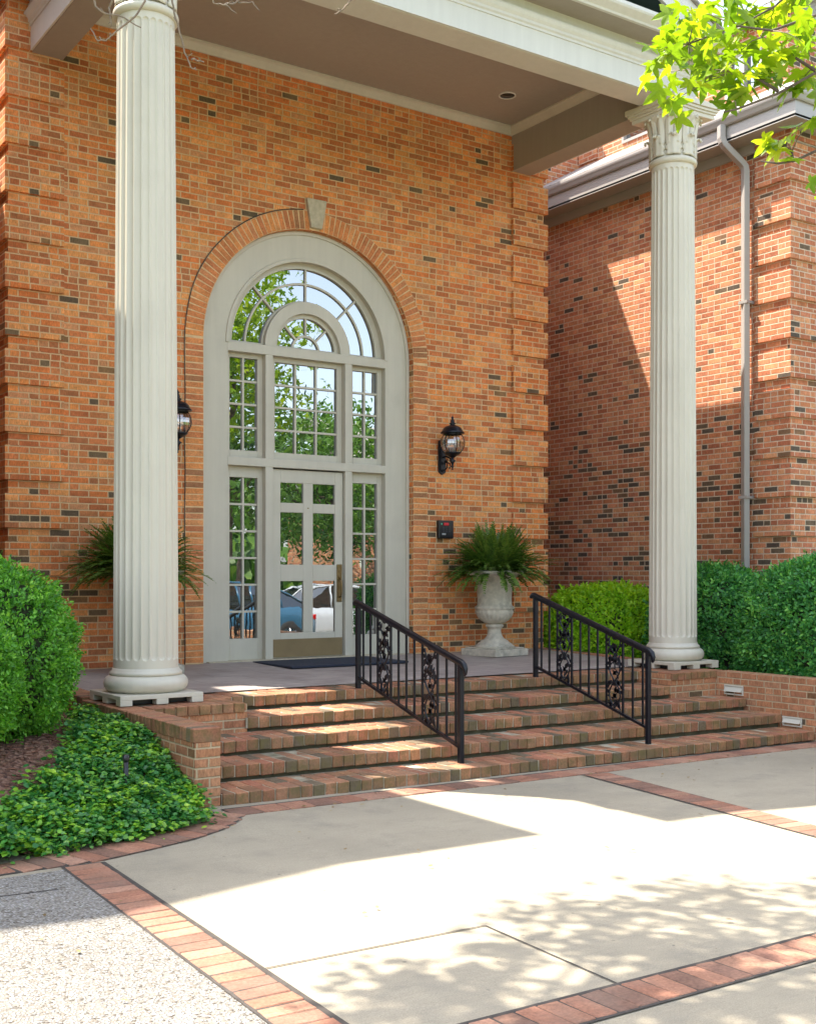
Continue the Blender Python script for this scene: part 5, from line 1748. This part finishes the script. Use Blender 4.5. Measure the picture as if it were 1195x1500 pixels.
far_tree('broad dark tree near the street corner', 4.6, -19.5, 8.2, 2.8, 53, M_DARKTREE)
far_tree('tree in front of the brick house over the street', 16.8, -27.5, 7, 2.6, 54, M_DARKTREE)
far_tree('tall tree beyond the street, left of the brick house', 13.2, -31, 9, 3.4, 55, M_TREE)
far_tree('small dark tree close to the corner of the brick house', 19.6, -32, 5.5, 2.4, 56, M_DARKTREE)
P = np.column_stack([np.random.default_rng(3).uniform(-40, 70, 6000), np.random.default_rng(4).uniform(-62, -48, 6000), np.random.default_rng(5).uniform(-1, 1, 6000) ** 2 * 7 - .5])
rg = np.random.default_rng(6)
leaves('far_woods', P, rough_dirs(6000), rough_dirs(6000), rg.uniform(.9, 2.0, 6000), T_OVAL, M_DARKTREE, None, 'stuff')

# ================================================================== PARKED CARS (seen in the door glass)
def make_car(name, label, paint, x, y, rz):
    t = thing(name, label, 'car', (0, 0, 0), 'cars parked on the drive')
    sx = [-2.28, -2.22, -2.0, -1.6, -1.0, -.3, .4, 1.0, 1.5, 1.95, 2.18, 2.26]
    zb = [.62, .78, .92, .97, .97, .95, .93, .92, .86, .78, .68, .55]
    hw = [.62, .76, .84, .88, .90, .90, .90, .89, .87, .82, .72, .60]
    m = MB(); vs = []
    for q, z, w in zip(sx, zb, hw):
        sec = [(0, .24), (w * .86, .22), (w * .98, .32), (w, .50), (w * .985, .70 if z > .72 else z - .05), (w * .93, z - .03), (w * .82, z), (0, z + .025)]
        vs += [(q, a, b) for a, b in sec] + [(q, -a, b) for a, b in sec[1:-1][::-1]]
    k = 14
    fs = [(i * k + j, i * k + (j + 1) % k, (i + 1) * k + (j + 1) % k, (i + 1) * k + j) for i in range(len(sx) - 1) for j in range(k)]
    fs += [tuple(range(k))[::-1], tuple((len(sx) - 1) * k + j for j in range(k))]
    m.add(vs, fs, 0, True)
    body = link('body', m, paint, t, fixn=True)
    cx_ = [-1.95, -1.25, -.5, .1, .45, 1.25]
    ct_ = [.975, 1.34, 1.43, 1.42, 1.36, .94]
    cw_ = [.70, .60, .62, .62, .61, .72]
    bw_ = [.74, .80, .82, .82, .81, .76]
    g = MB(); vs = []
    for q, z, w, b in zip(cx_, ct_, cw_, bw_):
        vs += [(q, b, .93), (q, w, z), (q, -w, z), (q, -b, .93)]
    for i in range(5):
        a = i * 4; n_ = a + 4
        g.add(vs, [(a, a + 1, n_ + 1, n_), (a + 2, a + 3, n_ + 3, n_ + 2)] + ([(a + 1, a + 2, n_ + 2, n_ + 1)] if i in (0, 4) else []))
    link('windows', g, M_CARGLASS, t, fixn=False)
    r = MB()
    for i in (1, 2, 3):
        a = i * 4; n_ = a + 4
        r.add([(p[0], p[1] * 1.01, p[2] + .012) for p in vs], [(a + 1, a + 2, n_ + 2, n_ + 1)])
    for s in (0, 3):
        o = 1 if s == 0 else 2
        r.tube([Vector(vs[i * 4 + o]) + Vector((0, 0, .006)) for i in range(6)], .03, 6)
        for i in (1, 2, 4):
            r.tube([Vector(vs[i * 4 + o]), Vector(vs[i * 4 + s])], .028, 6)
    link('roof', r, paint, t)
    for wx in (-1.38, 1.36):
        for s in (-1, 1):
            w = MB()
            prof = [(.19, -.10), (.30, -.11), (.325, -.08), (.325, .08), (.30, .11), (.19, .10)]
            n = 28; vv = []
            for (rr, zz_) in prof:
                for q in range(n):
                    a = 2 * math.pi * q / n
                    vv.append((wx + rr * math.cos(a), s * .80 + zz_, .325 + rr * math.sin(a)))
            w.add(vv, [(i * n + q, i * n + (q + 1) % n, (i + 1) * n + (q + 1) % n, (i + 1) * n + q) for i in range(len(prof) - 1) for q in range(n)], 0, True)
            wo_ = link('wheel', w, M_TYRE, t, fixn=True)
            h = MB()
            for q in range(8):
                a = 2 * math.pi * q / 8
                h.tube([(wx, s * .885, .325), (wx + .2 * math.cos(a), s * .88, .325 + .2 * math.sin(a))], .025, 5)
            h.tube([(wx, s * .80, .325), (wx, s * .895, .325)], .05, 12)
            link('rim', h, M_RIM, wo_)
    for s in (-1, 1):
        m = MB(); m.cbox(-2.17, s * .66, .74, .06, .13, .06, .02); link('tail_light', m, M_LENS, t)
        m = MB(); m.cbox(2.12, s * .62, .60, .07, .12, .05, .02); link('headlight', m, M_WHITE, t)
        m = MB(); m.cbox(.72, s * .98, .98, .06, .09, .06, .02); link('mirror', m, paint, t)
    m = MB(); m.box(-2.305, -2.28, -.26, .26, .46, .57); link('plate', m, M_WHITE, t)
    t.location = (x, y, zg(x)); t.rotation_euler = (0, 0, rz)
make_car('parked_car', 'blue sedan parked across the drive, mirrored in the lower door panes', M_CARBLUE, 3.4, -10.2, rad(176))
make_car('parked_car', 'silver grey sedan with red tail lights beyond the blue one', M_CARGREY, 7.4, -11.4, rad(12))

hs = thing('brick_house', 'red brick house with white windows across the street', 'house', (28, -36, -.9))
m = MB(); m.box(22, 35, -40, -34, -1, 5.4)
link('wall', m, M_FARWALL, hs)
m = MB(); m.prism([(-41, 5.3), (-33, 5.3), (-37, 8.2)], 21.4, 35.6, axis='x'); link('roof', m, M_SHINGLE, hs, fixn=True)
for z in (.4, 3.2):
    for x in (23.5, 26.2, 28.9, 31.6):
        m = MB(); m.box(x - .6, x + .6, -34.0, -33.93, z, z + 1.6); w = link('window', m, M_WHITE, hs)
        m = MB(); m.add([(x - .5, -33.92, z + .1), (x + .5, -33.92, z + .1), (x + .5, -33.92, z + 1.5), (x - .5, -33.92, z + 1.5)], [(3, 2, 1, 0)]); link('pane', m, M_CARGLASS, w)
